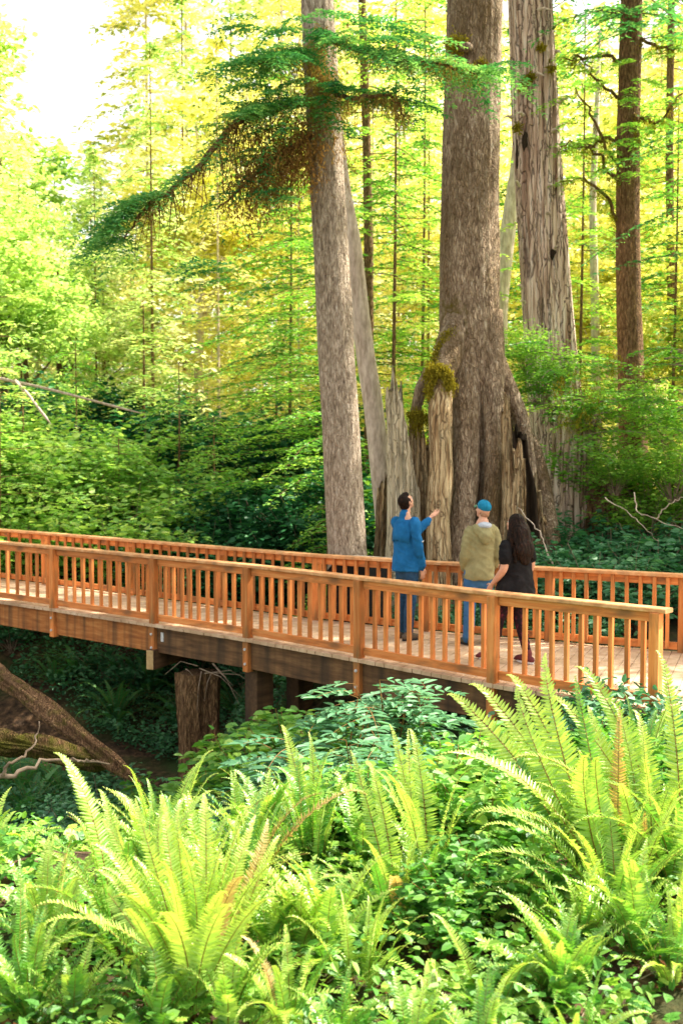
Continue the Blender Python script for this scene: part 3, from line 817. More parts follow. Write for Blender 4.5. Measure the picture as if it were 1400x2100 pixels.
# ============ the big spruce on the old stump
dB = 17.3
oB = at(965, 1190, dB); oB.z = terr(oB.x, oB.y)
treeB = empty('spruce_tree', oB)
tag(treeB, 'massive straight grey brown spruce whose roots straddle a decayed stump', 'tree')
ptsB = [(at(975, 1180, dB).x, dB, oB.z - 0.4), at(975, 1130, dB), at(978, 950, dB), at(975, 830, dB), at(965, 740, dB), at(962, 660, dB), at(962, 560, dB), at(962, 430, dB), at(966, 250, dB), at(974, 0, dB), at(980, -500, dB), at(985, -2000, dB)]
radB = [0.38, 0.36, 0.35, 0.39, 0.45, 0.455, 0.455, 0.435, 0.425, 0.415, 0.37, 0.2]
def lobB(a, z):
    # creases where roots fuse, below z ~ 3.7
    t = sm((4.3 - z) / 1.2)
    c = 0
    for a0, w_, dp in ((-1.62, 0.15, 0.5), (-2.35, 0.2, 0.42), (-0.75, 0.2, 0.45), (0.3, 0.2, 0.3), (2.2, 0.3, 0.3)):
        aa = (a - a0 + 0.10 * math.sin(z * 1.3 + a0) + PI) % (2 * PI) - PI
        c -= dp * math.exp(-(aa / w_) ** 2)
    fl = 0.2 * sm((1.4 - z) / 1.4)
    return t * (c + fl)
def tintB(a, z):
    aa = (a + 2.4 + PI) % (2 * PI) - PI
    return 0.78 * math.exp(-((z - 4.35) / 0.75) ** 2) * math.exp(-(aa / 1.2) ** 2)
g = G()
trunk_mesh(g, local(ptsB, oB), radB, seg=84, rings=260, ridge=0.05, rfreq=6, lobes=lobB, tintf=tintB, seed=5.0)
g.obj('trunk', M['bark_spruce'], treeB, smooth=True)
def root(pix, radii, parent, o, mat, name='root', seg=18, n=44, tf=None, sd=0.0, squash=1.0):
    pts = resample([at(*p) - o for p in pix], n)
    rr = np.interp(np.linspace(0, 1, n), np.linspace(0, 1, len(radii)), radii)
    g = G()
    def rf(q, t): return 1 + 0.16 * n3(math.cos(q) * 2.2 + sd, math.sin(q) * 2.2, t * 5) + 0.08 * n3(math.cos(q) * 7 + sd, math.sin(q) * 7, t * 5)
    tube(g, pts, [(r, r * squash) for r in rr], seg=seg, rfun=rf, ref=(0, 1, 0), tint=0.0 if tf is None else tf)
    return g.obj(name, mat, parent, smooth=True)
# left root with moss saddle
root([(950, 620, dB - 0.05), (925, 710, dB - 0.36), (905, 775, dB - 0.60), (900, 850, dB - 0.66)], [0.24, 0.22, 0.19, 0.12], treeB, oB, M['bark_spruce'], sd=1.5, tf=0.42)
root([(906, 765, dB - 0.60), (902, 830, dB - 0.73), (905, 950, dB - 0.75), (898, 1060, dB - 0.8), (900, 1200, dB - 0.85), (900, 1300, dB - 0.85)], [0.13, 0.175, 0.17, 0.175, 0.20, 0.24], treeB, oB, M['rotten'], sd=1.0)
# right hand roots arching over the dark gap sheets
root([(975, 640, dB), (1006, 735, dB - 0.05), (1040, 790, dB - 0.08), (1070, 855, dB - 0.10), (1086, 950, dB - 0.12), (1094, 1070, dB - 0.2), (1100, 1180, dB - 0.6), (1105, 1260, dB - 0.6)], [0.32, 0.21, 0.13, 0.105, 0.10, 0.11, 0.15, 0.18], treeB, oB, M['bark_spruce'], sd=2.0)
root([(1050, 830, dB + 0.5), (1092, 920, dB + 0.4), (1118, 1020, dB + 0.2), (1130, 1110, dB - 0.3), (1150, 1190, dB - 0.4), (1160, 1260, dB - 0.4)], [0.12, 0.14, 0.13, 0.14, 0.17, 0.2], treeB, oB, M['bark_spruce'], sd=3.0)
root([(1000, 640, dB - 0.12), (1008, 780, dB - 0.27), (1012, 900, dB - 0.42), (1010, 1000, dB - 0.5), (1003, 1100, dB - 0.6), (1000, 1260, dB - 0.65)], [0.24, 0.20, 0.155, 0.135, 0.15, 0.18], treeB, oB, M['bark_spruce'], sd=4.0)
root([(952, 640, dB - 0.10), (955, 790, dB - 0.25), (957, 900, dB - 0.40), (952, 1020, dB - 0.5), (945, 1120, dB - 0.6), (942, 1260, dB - 0.65)], [0.26, 0.24, 0.20, 0.19, 0.22, 0.27], treeB, oB, M['bark_spruce'], sd=5.0)
root([(880, 760, dB - 0.1), (862, 800, dB - 0.15), (850, 850, dB - 0.1), (842, 950, dB)], [0.10, 0.09, 0.08, 0.05], treeB, oB, M['bark_spruce'], sd=6.0)
# mossy hump on the saddle and tufts up the trunk
rngB = np.random.RandomState(5)
g = G()
mp = resample([at(878, 770, dB - 0.75) - oB, at(893, 752, dB - 0.85) - oB, at(912, 762, dB - 0.87) - oB, at(924, 790, dB - 0.82) - oB], 12)
moss_tuft(g, mp, rngB, 2300, 0.034, 0.055, 0.8)
moss_tuft(g, resample([at(880, 770, dB - 0.74) - oB, at(890, 735, dB - 0.6) - oB, at(905, 700, dB - 0.52) - oB, at(925, 680, dB - 0.5) - oB], 10), rngB, 1300, 0.04, 0.045, 0.6)
moss_tuft(g, resample([at(885, 775, dB - 0.8) - oB, at(878, 810, dB - 0.8) - oB], 6), rngB, 600, 0.03, 0.05, 0.7)
hang_moss(g, np.vstack([mp + rngB.normal(0, 0.04, mp.shape) for _ in range(12)]), 0.14, 0.03, rngB, 0.55)
g.obj('moss', M['moss_green'], treeB); g = G()
moss_tuft(g, [at(942, 92, dB - 0.40) - oB, at(930, 88, dB - 0.4) - oB], rngB, 1300, 0.055, 0.05, 0.7)
g.obj('moss', M['moss_green'], treeB); g = G()
moss_tuft(g, [at(985, 130, dB - 0.42) - oB], rngB, 300, 0.05, 0.05, 0.6)
g.obj('moss', M['moss_green'], treeB)
g = G(); tube(g, [at(925, 92, dB - 0.3) - oB, at(960, 96, dB - 0.5) - oB], [0.10, 0.07], seg=10, round_ends=True)
g.obj('branch_stub', M['bark_spruce'], treeB, smooth=True)
g = G(); gw = G()
for k in range(70):
    f = k / 70.0; z = 11.5 + 10 * f
    a = rngB.uniform(0, 2 * PI); l = 3.6 * (1 - f * 0.6) * rngB.uniform(0.7, 1.2)
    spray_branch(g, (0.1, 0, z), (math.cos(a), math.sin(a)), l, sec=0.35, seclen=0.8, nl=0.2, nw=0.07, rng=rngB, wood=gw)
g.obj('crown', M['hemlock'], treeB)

# ============ the old stump the spruce grew on: splintered slabs, with dark sheets painting the gap shade
oS = Vector((at(960, 1150, dB).x, dB, terr(at(960, 1150, dB).x, dB)))
stump = empty('old_stump', oS)
tag(stump, 'decayed pale stump remains standing in tall splinters beneath the spruce roots', 'stump')
def slab(pix_path, widths, thick, depth, tops, seed, name='splinter', mat='rotten', sub=22):
    """an upright broken slab: centre line by height, width per height, jagged top"""
    n = 60
    pts = resample([at(x, y, depth) - oS for x, y in pix_path], n)   # bottom to top
    W = np.interp(np.linspace(0, 1, n), np.linspace(0, 1, len(widths)), widths)
    V = []; K = sub
    for i in range(n):
        row = []
        for f in (0, 1):
            for j in range(K + 1):
                u = j / K * 2 - 1
                if f: u = -u
                top = 1.0
                bulge = math.sqrt(max(0, 1 - (u * 0.85) ** 2)) * thick
                wv = 0.09 * n3(u * 4 + seed, 0, pts[i][2] * 0.5) + 0.06 * n3(u * 11 + seed, 1, pts[i][2] * 0.6) - 0.05 * (abs(n3(u * 7 + seed, 4, pts[i][2] * 0.3)) < 0.07)
                x = pts[i][0] + u * W[i] * 0.5 * (1 + 0.12 * n3(pts[i][2] * 2.0, seed, u))
                y = pts[i][1] - (bulge + wv if not f else -0.02)
                row.append((x, y, pts[i][2]))
        V.append(row)
    V = np.array(V)
    # jagged top: sink each column by its own amount
    ztop = V[:, :, 2].max(); zb = V[:, :, 2].min()
    for c in range(V.shape[1]):
        j = c if c <= K else 2 * K + 1 - c
        u = j / K * 2 - 1
        cut = np.interp(u, *tops) + 0.16 * abs(n3(u * 9 + seed, 3, 1)) + 0.05 * random.random()
        lim = zb + (ztop - zb) * (1 - cut); V[:, c, 2] = np.minimum(V[:, c, 2], lim + 0.0008 * np.arange(n))
    m = V.shape[1]
    q = [(i * m + j, i * m + (j + 1) % m, (i + 1) * m + (j + 1) % m, (i + 1) * m + j) for i in range(n - 1) for j in range(m)]
    g = G(); g.add(V.reshape(-1, 3), q, tint=0.0)
    o = g.obj(name, M[mat], stump, smooth=True)
    return o
slab([(826, 1330), (826, 1200), (828, 1100), (826, 1000), (822, 900), (818, 830), (814, 740)], [0.66, 0.60, 0.52, 0.46, 0.44, 0.40, 0.30], 0.18, dB - 0.55, ([-1, -0.75, -0.35, -0.15, 0.0, 0.12, 0.25, 0.4, 0.7, 1], [0.10, 0.05, 0.0, 0.03, 0.13, 0.10, 0.04, 0.16, 0.32, 0.42]), 1.0, mat='splinter')
slab([(870, 1330), (868, 1200), (866, 1050), (862, 950), (858, 850)], [0.42, 0.34, 0.30, 0.27, 0.24], 0.13, dB - 0.40, ([-1, 0, 1], [0.05, 0.0, 0.12]), 2.0)
slab([(1050, 1300), (1050, 1150), (1052, 1050), (1052, 920), (1048, 790)], [0.46, 0.42, 0.36, 0.34, 0.30], 0.15, dB - 0.70, ([-1, -0.6, -0.25, -0.1, 0.2, 0.6, 1], [0.10, 0.0, 0.06, 0.22, 0.27, 0.20, 0.3]), 3.0)
slab([(1112, 1300), (1108, 1150), (1100, 1050), (1096, 960)], [0.5, 0.42, 0.3, 0.2], 0.12, dB - 0.20, ([-1, 0, 1], [0.2, 0.0, 0.3]), 4.0)
slab([(780, 1330), (783, 1180), (786, 1050), (790, 965)], [0.34, 0.28, 0.24, 0.20], 0.12, dB - 0.15, ([-1, 0, 1], [0.1, 0.0, 0.05]), 6.0)
slab([(1052, 1330), (1055, 1150), (1055, 1000), (1046, 850)], [0.9, 0.80, 0.62, 0.36], 0.04, dB - 0.40, ([-1, 0, 1], [0.05, 0.0, 0.08]), 8.0, name='gap_shade_core', mat='dark_hollow')  # dark sheet added behind the splinter as painted gap shade
slab([(972, 1330), (972, 1200), (968, 1050), (970, 880)], [2.1, 1.7, 1.35, 1.1], 0.05, dB + 0.1, ([-1, 0, 1], [0.1, 0.0, 0.15]), 5.0, name='gap_shade_core', mat='dark_hollow', sub=24)  # wide dark sheet painting the shade between roots and slabs
g = G()
moss_tuft(g, resample([at(843, 850, dB - 0.55) - oS, at(858, 842, dB - 0.55) - oS, at(872, 860, dB - 0.5) - oS], 6), rngB, 500, 0.035, 0.05, 0.62)
hang_moss(g, np.array(at(855, 855, dB - 0.56) - oS) + rngB.normal(0, 0.07, (130, 3)), 0.22, 0.03, rngB, 0.5)
g.obj('moss', M['moss_green'], stump)

# ============ cedar snag
dC = 20.0
oC = at(1150, 1080, dC); oC.z = terr(oC.x, oC.y)
treeC = empty('dead_cedar', oC)
tag(treeC, 'dead bleached cedar snag with deep vertical cracks standing beside the spruce', 'tree')
ptsC = [(at(1168, 1080, dC).x, dC, oC.z - 0.4), at(1165, 1050, dC), at(1158, 950, dC), at(1135, 800, dC), at(1122, 640, dC), at(1112, 480, dC), at(1100, 300, dC), at(1090, 100, dC), at(1086, 0, dC), at(1070, -500, dC)]
radC = [0.75, 0.66, 0.56, 0.44, 0.42, 0.41, 0.405, 0.39, 0.38, 0.3]
g = G()
def lobC(a, z):
    c = 0
    for a0, w_, dp in ((-1.95, 0.07, 0.16), (-1.15, 0.10, 0.28), (-0.85, 0.06, 0.18), (-1.5, 0.04, 0.08), (-2.5, 0.08, 0.2)):
        aa = (a - a0 + 0.09 * math.sin(z * 0.7 + a0 * 3) + PI) % (2 * PI) - PI
        c -= dp * math.exp(-(aa / w_) ** 2) * (0.55 + 0.45 * math.sin(z * 0.9 + a0 * 7))
    return c
trunk_mesh(g, local(ptsC, oC), radC, seg=110, rings=200, ridge=0.06, rfreq=9, lobes=lobC, seed=8.0, flute=0.07, zfreq=0.25)
g.obj('trunk', M['cedar'], treeC, smooth=True)
rngC = np.random.RandomState(3)
for (px, py, L_, s) in [(1050, 240, 40, -1), (1072, 235, 30, -1), (1090, 150, 50, 1), (1065, 380, 30, -1), (1130, 270, 40, 1), (1120, 440, 25, 1), (1145, 210, 40, 1), (1100, 20, 60, 1), (1075, 620, 30, -1), (1070, 590, 25, -1), (1125, 380, 22, 1), (1135, 515, 18, 1), (1140, 105, 22, 1)]:
    a = at(px, py, dC - 0.33) - oC; b = at(px + s * L_ * rngC.uniform(0.3, 0.6), py + rngC.uniform(-15, 8), dC - 0.6) - oC
    g = G(); tube(g, [a, (a + b) / 2 + Vector((0, 0, 0.03)), b], [0.035, 0.022, 0.008], seg=6)
    g.obj('branch_stub', M['bark_pale'], treeC)
g = G()
for px, py in ((1080, 160), (1090, 155), (1060, 260), (1070, 175), (1110, 95), (1130, 138)):
    p = np.array(at(px, py, dC - 0.42) - oC)
    g = G(); moss_tuft(g, [p], rngC, 150, 0.03, 0.07, 0.6)
    g.obj('moss', M['moss_green'], treeC)
# broken knot holes
for (px, py, rx, rz) in ((1076, 285, 0.05, 0.17), (1134, 518, 0.05, 0.12), (1060, 315, 0.03, 0.2)):
    p = at(px, py, dC - 0.405) - oC
    th = np.linspace(0, 2 * PI, 14, endpoint=False)
    k = 1 + rngC.uniform(-0.35, 0.35, 14)
    V = np.stack([p.x + np.cos(th) * rx * k, np.full(14, p.y), p.z + np.sin(th) * rz * k], 1)
    g = G(); g.add(np.vstack([V, [p.x, p.y - 0.02, p.z]]), None, [(j, (j + 1) % 14, 14) for j in range(14)])
    g.obj('knot_hole', M['dark_hollow'], treeC)

# ============ more trunks
def plain_tree(name, label, pix, d, radii, mat, crown_z=None, crownL=2.5, n=60, ridge=0.07, rngs=1, cmat='hemlock', ns=28, rings=70):
    px, py = pix[0]
    o = at(px, py, d); o.z = terr(o.x, o.y)
    t = empty(name, o); tag(t, label, 'tree')
    pts = [(o.x, o.y, o.z - 0.3)] + [at(x, y, d) for x, y in pix]
    if pts[1][2] < pts[0][2] + 0.2:
        pts.pop(1)
        radii = [radii[0]] + radii[2:] if len(radii) > len(pts) else radii
    while len(radii) < len(pts): radii = [radii[0]] + radii
    g = G()
    trunk_mesh(g, local(pts, o), radii[:len(pts)], seg=ns, rings=rings, ridge=ridge, rfreq=4, seed=rngs * 3.3)
    g.obj('trunk', M[mat], t, smooth=True)
    if crown_z:
        rng = np.random.RandomState(rngs)
        top = pts[-1] - o
        g = G(); gw = G()
        for k in range(n):
            f = k / float(n); z = crown_z + (top.z - 1.0 - crown_z) * f
            x = top.x * z / top.z
            a = rng.uniform(0, 2 * PI); l = crownL * (1 - f * 0.7) * rng.uniform(0.6, 1.2)
            spray_branch(g, (x, 0, z), (math.cos(a), math.sin(a)), l, sec=0.22, seclen=0.6, nl=0.14, nw=0.045, rng=rng, wood=gw, tint=0.45)
        g.obj('crown', M[cmat], t); gw.obj('branches', M['bark_brown'], t)
    return t, o
tr, oR = plain_tree('conifer_tree', 'straight brown trunk wrapped in thin mossy sprays near the edge of the frame', [(1302, 1050), (1296, 850), (1288, 600), (1287, 300), (1295, 0), (1300, -600)], 20.0, [0.30, 0.27, 0.235, 0.215, 0.20, 0.185, 0.12], 'bark_brown', crown_z=9.6, crownL=2.4, n=70, rngs=4)
# mossy curling branches between the cedar and this tree
rngR = np.random.RandomState(21)
g = G(); gm = G(); gf = G()
for pix in ([(1290, 120), (1240, 118), (1190, 112), (1150, 122)], [(1290, 150), (1300, 230), (1310, 300)], [(1280, 280), (1230, 290), (1170, 300)],
            [(1280, 400), (1240, 330), (1190, 285), (1150, 300)], [(1270, 470), (1245, 400), (1200, 365), (1150, 372)], [(1290, 210), (1240, 180), (1190, 120)], [(1290, 60), (1350, 100), (1400, 90)],
            [(1300, 240), (1350, 250), (1400, 190)], [(1285, 350), (1240, 300), (1215, 240), (1180, 180)]):
    pts = resample([at(x, y, 20.0 - 0.2 * i) - oR for i, (x, y) in enumerate(pix)], 14)
    pts[1:-1] += rngR.normal(0, 0.03, (12, 3))
    tube(g, pts, list(np.linspace(0.04, 0.012, 14)), seg=6)
    hang_moss(gm, mosspts(pts, 0, 1, 90, 0.03, rngR), 0.22, 0.03, rngR, 0.6)
    foliage_on(pts, 0.2, 1.0, 4, 0.7, 0.25, 0.6, rngR, gf, nl=0.09)
g.obj('limb', M['bark_brown'], tr); gm.obj('hanging_moss', M['moss_green'], tr)
for (px, py) in ((1290, 170), (1290, 210), (1285, 260), (1295, 290), (1285, 330), (1300, 130), (1290, 360), (1280, 300)):
    for k in range(2):
        spray_branch(gf, at(px, py, 19.75) - oR, (rngR.uniform(-1, 1), -0.8), 0.7, sec=0.08, seclen=0.28, nl=0.09, nw=0.03, tint=0.6, rng=rngR)
gf.obj('foliage', M['huckle'], tr)

plain_tree('conifer_tree', 'pale grey leaning trunk with a sunlit edge behind the slender conifer', [(798, 1130), (768, 850), (745, 700), (722, 500), (700, 380), (655, 0), (630, -300)], 18.6, [0.22, 0.185, 0.165, 0.155, 0.15, 0.14, 0.12, 0.08], 'bark_pale', rngs=6)
plain_tree('conifer_tree', 'thin dark straight trunk with bare side twigs rising between the two big trunks', [(757, 900), (756, 600), (752, 300), (742, 0), (740, -200)], 25.0, [0.13, 0.11, 0.10, 0.095, 0.085, 0.05], 'bark_brown', crown_z=4.2, crownL=3.4, n=60, rngs=8, cmat='huckle')
plain_tree('conifer_tree', 'leaning grey trunk glimpsed between the spruce and the cedar snag', [(1020, 800), (1024, 620), (1040, 480), (1062, 330), (1070, 100)], 26.0, [0.24, 0.2, 0.19, 0.18, 0.16, 0.1], 'bark_pale', rngs=9)
plain_tree('broadleaf_tree', 'slim almost white trunk shining in the clearing past the cedar snag', [(1222, 760), (1219, 600), (1214, 420), (1222, 250), (1230, 60)], 29.0, [0.13, 0.12, 0.105, 0.09, 0.07, 0.03], 'bark_pale', rngs=10)
plain_tree('conifer_tree', 'dim slender trunk at the right margin of the wood', [(1380, 800), (1376, 600), (1372, 300), (1376, 0), (1380, -100)], 27.0, [0.12, 0.11, 0.10, 0.09, 0.08, 0.05], 'bark_brown', crown_z=4.6, crownL=2.6, n=70, rngs=12, cmat='huckle')

# ------------------------------------------------------------------ hidden support stump, logs, box behind the rail
oP = at(412, 1510, 14.6); oP.z = terr(oP.x, oP.y)
pst = empty('support_stump', oP); tag(pst, 'cut cedar stump carrying the footbridge above the gully', 'stump')
g = G()
trunk_mesh(g, [(0, 0, -0.2), (0.02, 0, 0.3), (0, 0, (-0.62 - oP.z) * 0.6), (0, 0, -0.62 - oP.z)], [0.34, 0.27, 0.25, 0.27], seg=48, rings=50, ridge=0.12, rfreq=6, seed=12, flute=0.2, lobes=lambda a, z: -0.5 * math.exp(-((((a + 1.1 + PI) % (2 * PI)) - PI) / 0.35) ** 2) * sm((z - 0.5) / 0.4))
g.obj('trunk', M['bark_brown'], pst, smooth=True)
rngL = np.random.RandomState(9)
g = G()
for k in range(9):
    a = at(rngL.uniform(380, 440), rngL.uniform(1360, 1385), 14.0) - oP; x = rngL.uniform(-0.5, 0.7)
    b = a + Vector((x, -rngL.uniform(0, 0.25), -rngL.uniform(0.0, 0.55)))
    m = (a + b) / 2 + Vector((0, -0.05, rngL.uniform(0, 0.14)))
    tube(g, [a, m, b], [0.007, 0.005, 0.002], seg=5)
o = g.obj('dead_branch', M['twig'], None, loc=oP); tag(o, 'tangle of dead grey twigs caught under the bridge beam at the support stump', 'dead branch')

def fallen_log(label, a, b, r0, r1, mat='bark_brown', seed=1.0, moss=0.3):
    o_ = (a + b) / 2
    n = 60; g = G()
    pts = resample([a - o_, (a - o_) * 0.3 + Vector((0, 0, 0.04)), b - o_], n)
    def rf(q, t): return (1 + 0.6 * n3(math.cos(q) * 2 + seed, math.sin(q) * 2, t * 4) + 0.7 * abs(n3(math.cos(q) * 5 + seed, math.sin(q) * 5, t * 1.5)) - 0.2) * (1 - 0.75 * sm((t - 0.88) / 0.12))
    tube(g, pts, list(np.linspace(r0, r1, n)), seg=56, rfun=rf, tint=moss)
    return tag(g.obj('fallen_log', M[mat], None, smooth=True, loc=o_), label, 'log')
fallen_log('big cracked brown log sloping down into the gully below the bridge', at(-60, 1345, 13.8), at(290, 1610, 11.5), 0.115, 0.075, 'bark_brown', 1.0, 0.55)
fallen_log('moss covered log lying dark in the gully under the sloping log', at(-60, 1515, 11.4), at(240, 1570, 12.2), 0.13, 0.09, 'bark_brown', 2.0, 0.75)
fallen_log('thin bare fallen trunk leaning across the far bank shrubs', at(-30, 770, 22), at(300, 850, 21), 0.028, 0.015, 'bark_pale', 3.0, 0.2)
fallen_log('short grey fallen limb crossing the far bank shrubs', at(30, 780, 20.5), at(105, 870, 20.3), 0.028, 0.016, 'bark_pale', 4.0, 0.5)
def bare_branch(label, trees, mat='twig', o_=None):
    g = G(); o_ = at(*trees[0][0][0])
    for pix, r0, r1 in trees:
        pts = resample([at(*p) - o_ for p in pix], 16); pts[1:-1] += rngL.normal(0, 0.012, (14, 3))
        tube(g, pts, list(np.linspace(r0, r1, 16)), seg=6)
    return tag(g.obj('bare_branch', M[mat], None, smooth=True, loc=o_), label, 'branch')
bare_branch('curved bare branch reaching across the gully above the tall sunlit ferns', [
    ([(-20, 1596, 9.6), (30, 1590, 9.6), (75, 1562, 9.7), (130, 1556, 9.8), (225, 1568, 9.9)], 0.026, 0.008),
    ([(5, 1592, 9.6), (20, 1560, 9.6), (55, 1550, 9.7), (75, 1520, 9.9), (80, 1480, 10.0)], 0.016, 0.006),
    ([(130, 1556, 9.8), (165, 1562, 9.8), (200, 1560, 9.9)], 0.012, 0.004)])
bare_branch('thin pale dead twig leaning against the stump roots beyond the railing', [
    ([(1135, 1165, 15.2), (1118, 1120, 15.3), (1110, 1095, 15.3), (1085, 1065, 15.6), (1060, 1040, 15.8)], 0.012, 0.004)], 'bark_pale')
bare_branch('bleached crooked dead branch in the shrubs at the far railing', [
    ([(1300, 1010, 15.6), (1305, 1050, 15.5), (1330, 1060, 15.4), (1400, 1085, 15.2)], 0.010, 0.004),
    ([(1345, 1065, 15.4), (1370, 1035, 15.3), (1400, 1020, 15.2)], 0.010, 0.004),
    ([(1240, 1020, 15.8), (1300, 1060, 15.6), (1350, 1110, 15.4)], 0.008, 0.003)], 'bark_pale')

# dark box behind the far railing
q = at_z(715, 1292, -0.10); bq = empty('storage_box', (q.x + 0.14, q.y + 0.42, terr(q.x, q.y + 0.4)), -0.63)
tag(bq, 'black slanted box standing behind the farther railing next to the slender conifer', 'box')
black = surf_mat('black_painted_wood', [(0.3, (0.006, 0.006, 0.006)), (0.7, (0.018, 0.017, 0.016))], scale=(1, 8, 8), nscale=3, rough=0.8, bump=0.2, bdist=0.003)
hz = 0.80 - terr(q.x, q.y + 0.4)
g = G()
pr = [(-0.36, -0.25, 0), (0.34, -0.25, 0), (0.34, 0.25, 0), (-0.36, 0.25, 0), (-0.36, -0.25, hz - 0.16), (-0.22, -0.25, hz), (0.34, -0.25, hz), (0.34, 0.25, hz), (-0.22, 0.25, hz), (-0.36, 0.25, hz - 0.16)]
g.add(pr, [(0, 3, 2, 1), (0, 1, 6, 5), (1, 2, 7, 6), (5, 6, 7, 8), (4, 5, 8, 9), (0, 4, 9, 3), (2, 3, 8, 7)], [(0, 5, 4), (3, 9, 8)])
g.obj('panel', black, bq)
g = G(); box(g, (0.06, 0, hz + 0.015), (0.31, 0.27, 0.012)); g.obj('lid', M['bark_pale'], bq)


# ================================================================== vegetation
def frond_mesh(name, L, th0, bend, width, pairs, mat, rng, power=1.6, tipcurl=0.6, twist=0.0, tint=0.55, roll=0.0, bare=0.14, petiole=0.004):
    """sword fern frond: arching rachis with close-set pinnae; heads towards +X from the origin"""
    n = pairs + 10
    s = np.linspace(0, 1, n)
    ang = th0 - bend * s ** power - tipcurl * np.clip((s - 0.82) / 0.18, 0, 1) ** 2
    ds = L / (n - 1)
    x = np.concatenate([[0], np.cumsum(np.cos(ang[:-1]) * ds)]); z = np.concatenate([[0], np.cumsum(np.sin(ang[:-1]) * ds)])
    y = twist * L * s ** 2 * 0.3
    P = np.stack([x, y, z], 1)
    T = unit(np.gradient(P, axis=0))
    g = G()
    k = np.linspace(0, n - 1, 14).astype(int)
    tube(g, P[k], list(np.linspace(petiole, 0.0012, 14)), seg=4, caps=False, tint=0.5, mi=1)
    Y = np.array([0, 1.0, 0])
    i0 = int(bare * n)
    idx = np.arange(i0, n)
    f = (idx - i0) / (n - 1 - i0)
    wl = width * np.clip(0.45 + f / 0.16, 0, 1) * np.clip((1 - f) / 0.55, 0.03, 1) ** 0.75
    for sg in (-1, 1):
        t = T[idx]; nrm = unit(np.cross(t, np.tile(Y, (len(idx), 1)))) * -1
        c, s_ = math.cos(roll), math.sin(roll)
        side = Y * sg
        up = nrm * np.sign(nrm[:, 2:3] + 1e-6)
        D = side * 0.95 + t * (0.22 + 0.5 * f[:, None] ** 2) + nrm * rng.normal(0.0, 0.10, (len(idx), 1)) - nrm * 0.16 + rng.normal(0, 0.05, (len(idx), 3))
        l = wl * rng.uniform(0.88, 1.1, len(idx))
        if rng.rand() < 0.5:
            l[rng.randint(0, len(l), 2)] *= 0.4
        Nn = nrm + t * 0.25 + rng.normal(0, 0.10, (len(idx), 3))
        tt = np.clip(tint + rng.normal(0, 0.06, len(idx)) + 0.36 * (f - 0.5), 0, 1)  # pinnae darken toward the base, self-shading put into the tint
        leaves6(g, P[idx] + t * rng.normal(0, ds * 0.1, (len(idx), 1)), D, Nn, l, np.full(len(idx), ds * 1.02) * np.clip(1.15 - 0.35 * f, 0.5, 2), tt, fold=0.10, a=0.12, b=0.6, wa=1.0, wb=0.72, droop=0.05)
    return g.mesh(name, [mat, M['stalk']])

rf = np.random.RandomState(17)
def frond_set(mat, tint=0.55):
    S = []
    for th0, bend, w_, tw in ((1.50, 0.45, 0.072, 0.2), (1.42, 0.9, 0.079, -0.3), (1.35, 1.3, 0.077, 0.4), (1.25, 1.6, 0.079, -0.2), (1.05, 1.5, 0.077, 0.3), (0.85, 1.3, 0.072, -0.3), (1.52, 0.75, 0.061, -0.5), (1.30, 0.6, 0.084, 0.5), (0.6, 1.1, 0.072, 0.1)):
        S.append(frond_mesh('frond', 1.0, th0, bend, w_ * 0.88, 58, mat, rf, power=rf.uniform(1.4, 2.4), tipcurl=rf.uniform(0.1, 1.3), twist=tw, tint=tint))
    return S
FR = frond_set(M['fern'], 0.5)
FRL = frond_set(M['fern'], 0.85)
FRO = frond_set(M['fern_old'], 0.5)
UP, MIDA, LOW = (0, 1, 6, 7), (1, 2, 3, 7), (3, 4, 5, 8)

def fern(px, d, h, n, label, lean=(0.0, 0.0), seed=1, styles=(0.45, 0.35, 0.2), old=0.015, light=0.3, aims=(), spread=1.0, group=None, z=None):
    rng = np.random.RandomState(seed); n = int(n * 1.45)
    p = at(px, 1500, d); p.z = terr(p.x, p.y) - 0.02
    if z is not None: p.z = z
    f = empty('sword_fern', p); tag(f, label, 'fern', group)
    for k in range(n):
        u = rng.rand()
        st = UP if u < styles[0] else MIDA if u < styles[0] + styles[1] else LOW
        v = rng.rand()
        S = FRO if v < old else FRL if v < old + light else FR
        o = bpy.data.objects.new('frond', S[st[rng.randint(4)]])
        az = rng.uniform(0, 2 * PI)
        sc_ = h * rng.uniform(0.62, 1.08) * (0.9 if st is LOW else 1.0)
        fin(o, f, (math.cos(az) * 0.05, math.sin(az) * 0.05, 0), (rng.normal(lean[0], 0.10) , rng.normal(lean[1], 0.10), az))
        o.scale = (sc_ * spread, sc_ * rng.uniform(0.85, 1.15), sc_)
    for (az, sc_, i, kind, *tl) in aims:
        o = bpy.data.objects.new('frond', {'n': FR, 'l': FRL, 'o': FRO}[kind][i])
        fin(o, f, (math.cos(math.radians(az)) * 0.04, math.sin(math.radians(az)) * 0.04, 0), (Matrix.Rotation(math.radians(tl[0] if tl else 0), 3, 'Y') @ Matrix.Rotation(math.radians(az), 3, 'Z')).to_euler())
        o.scale = (sc_, sc_, sc_)
    return f

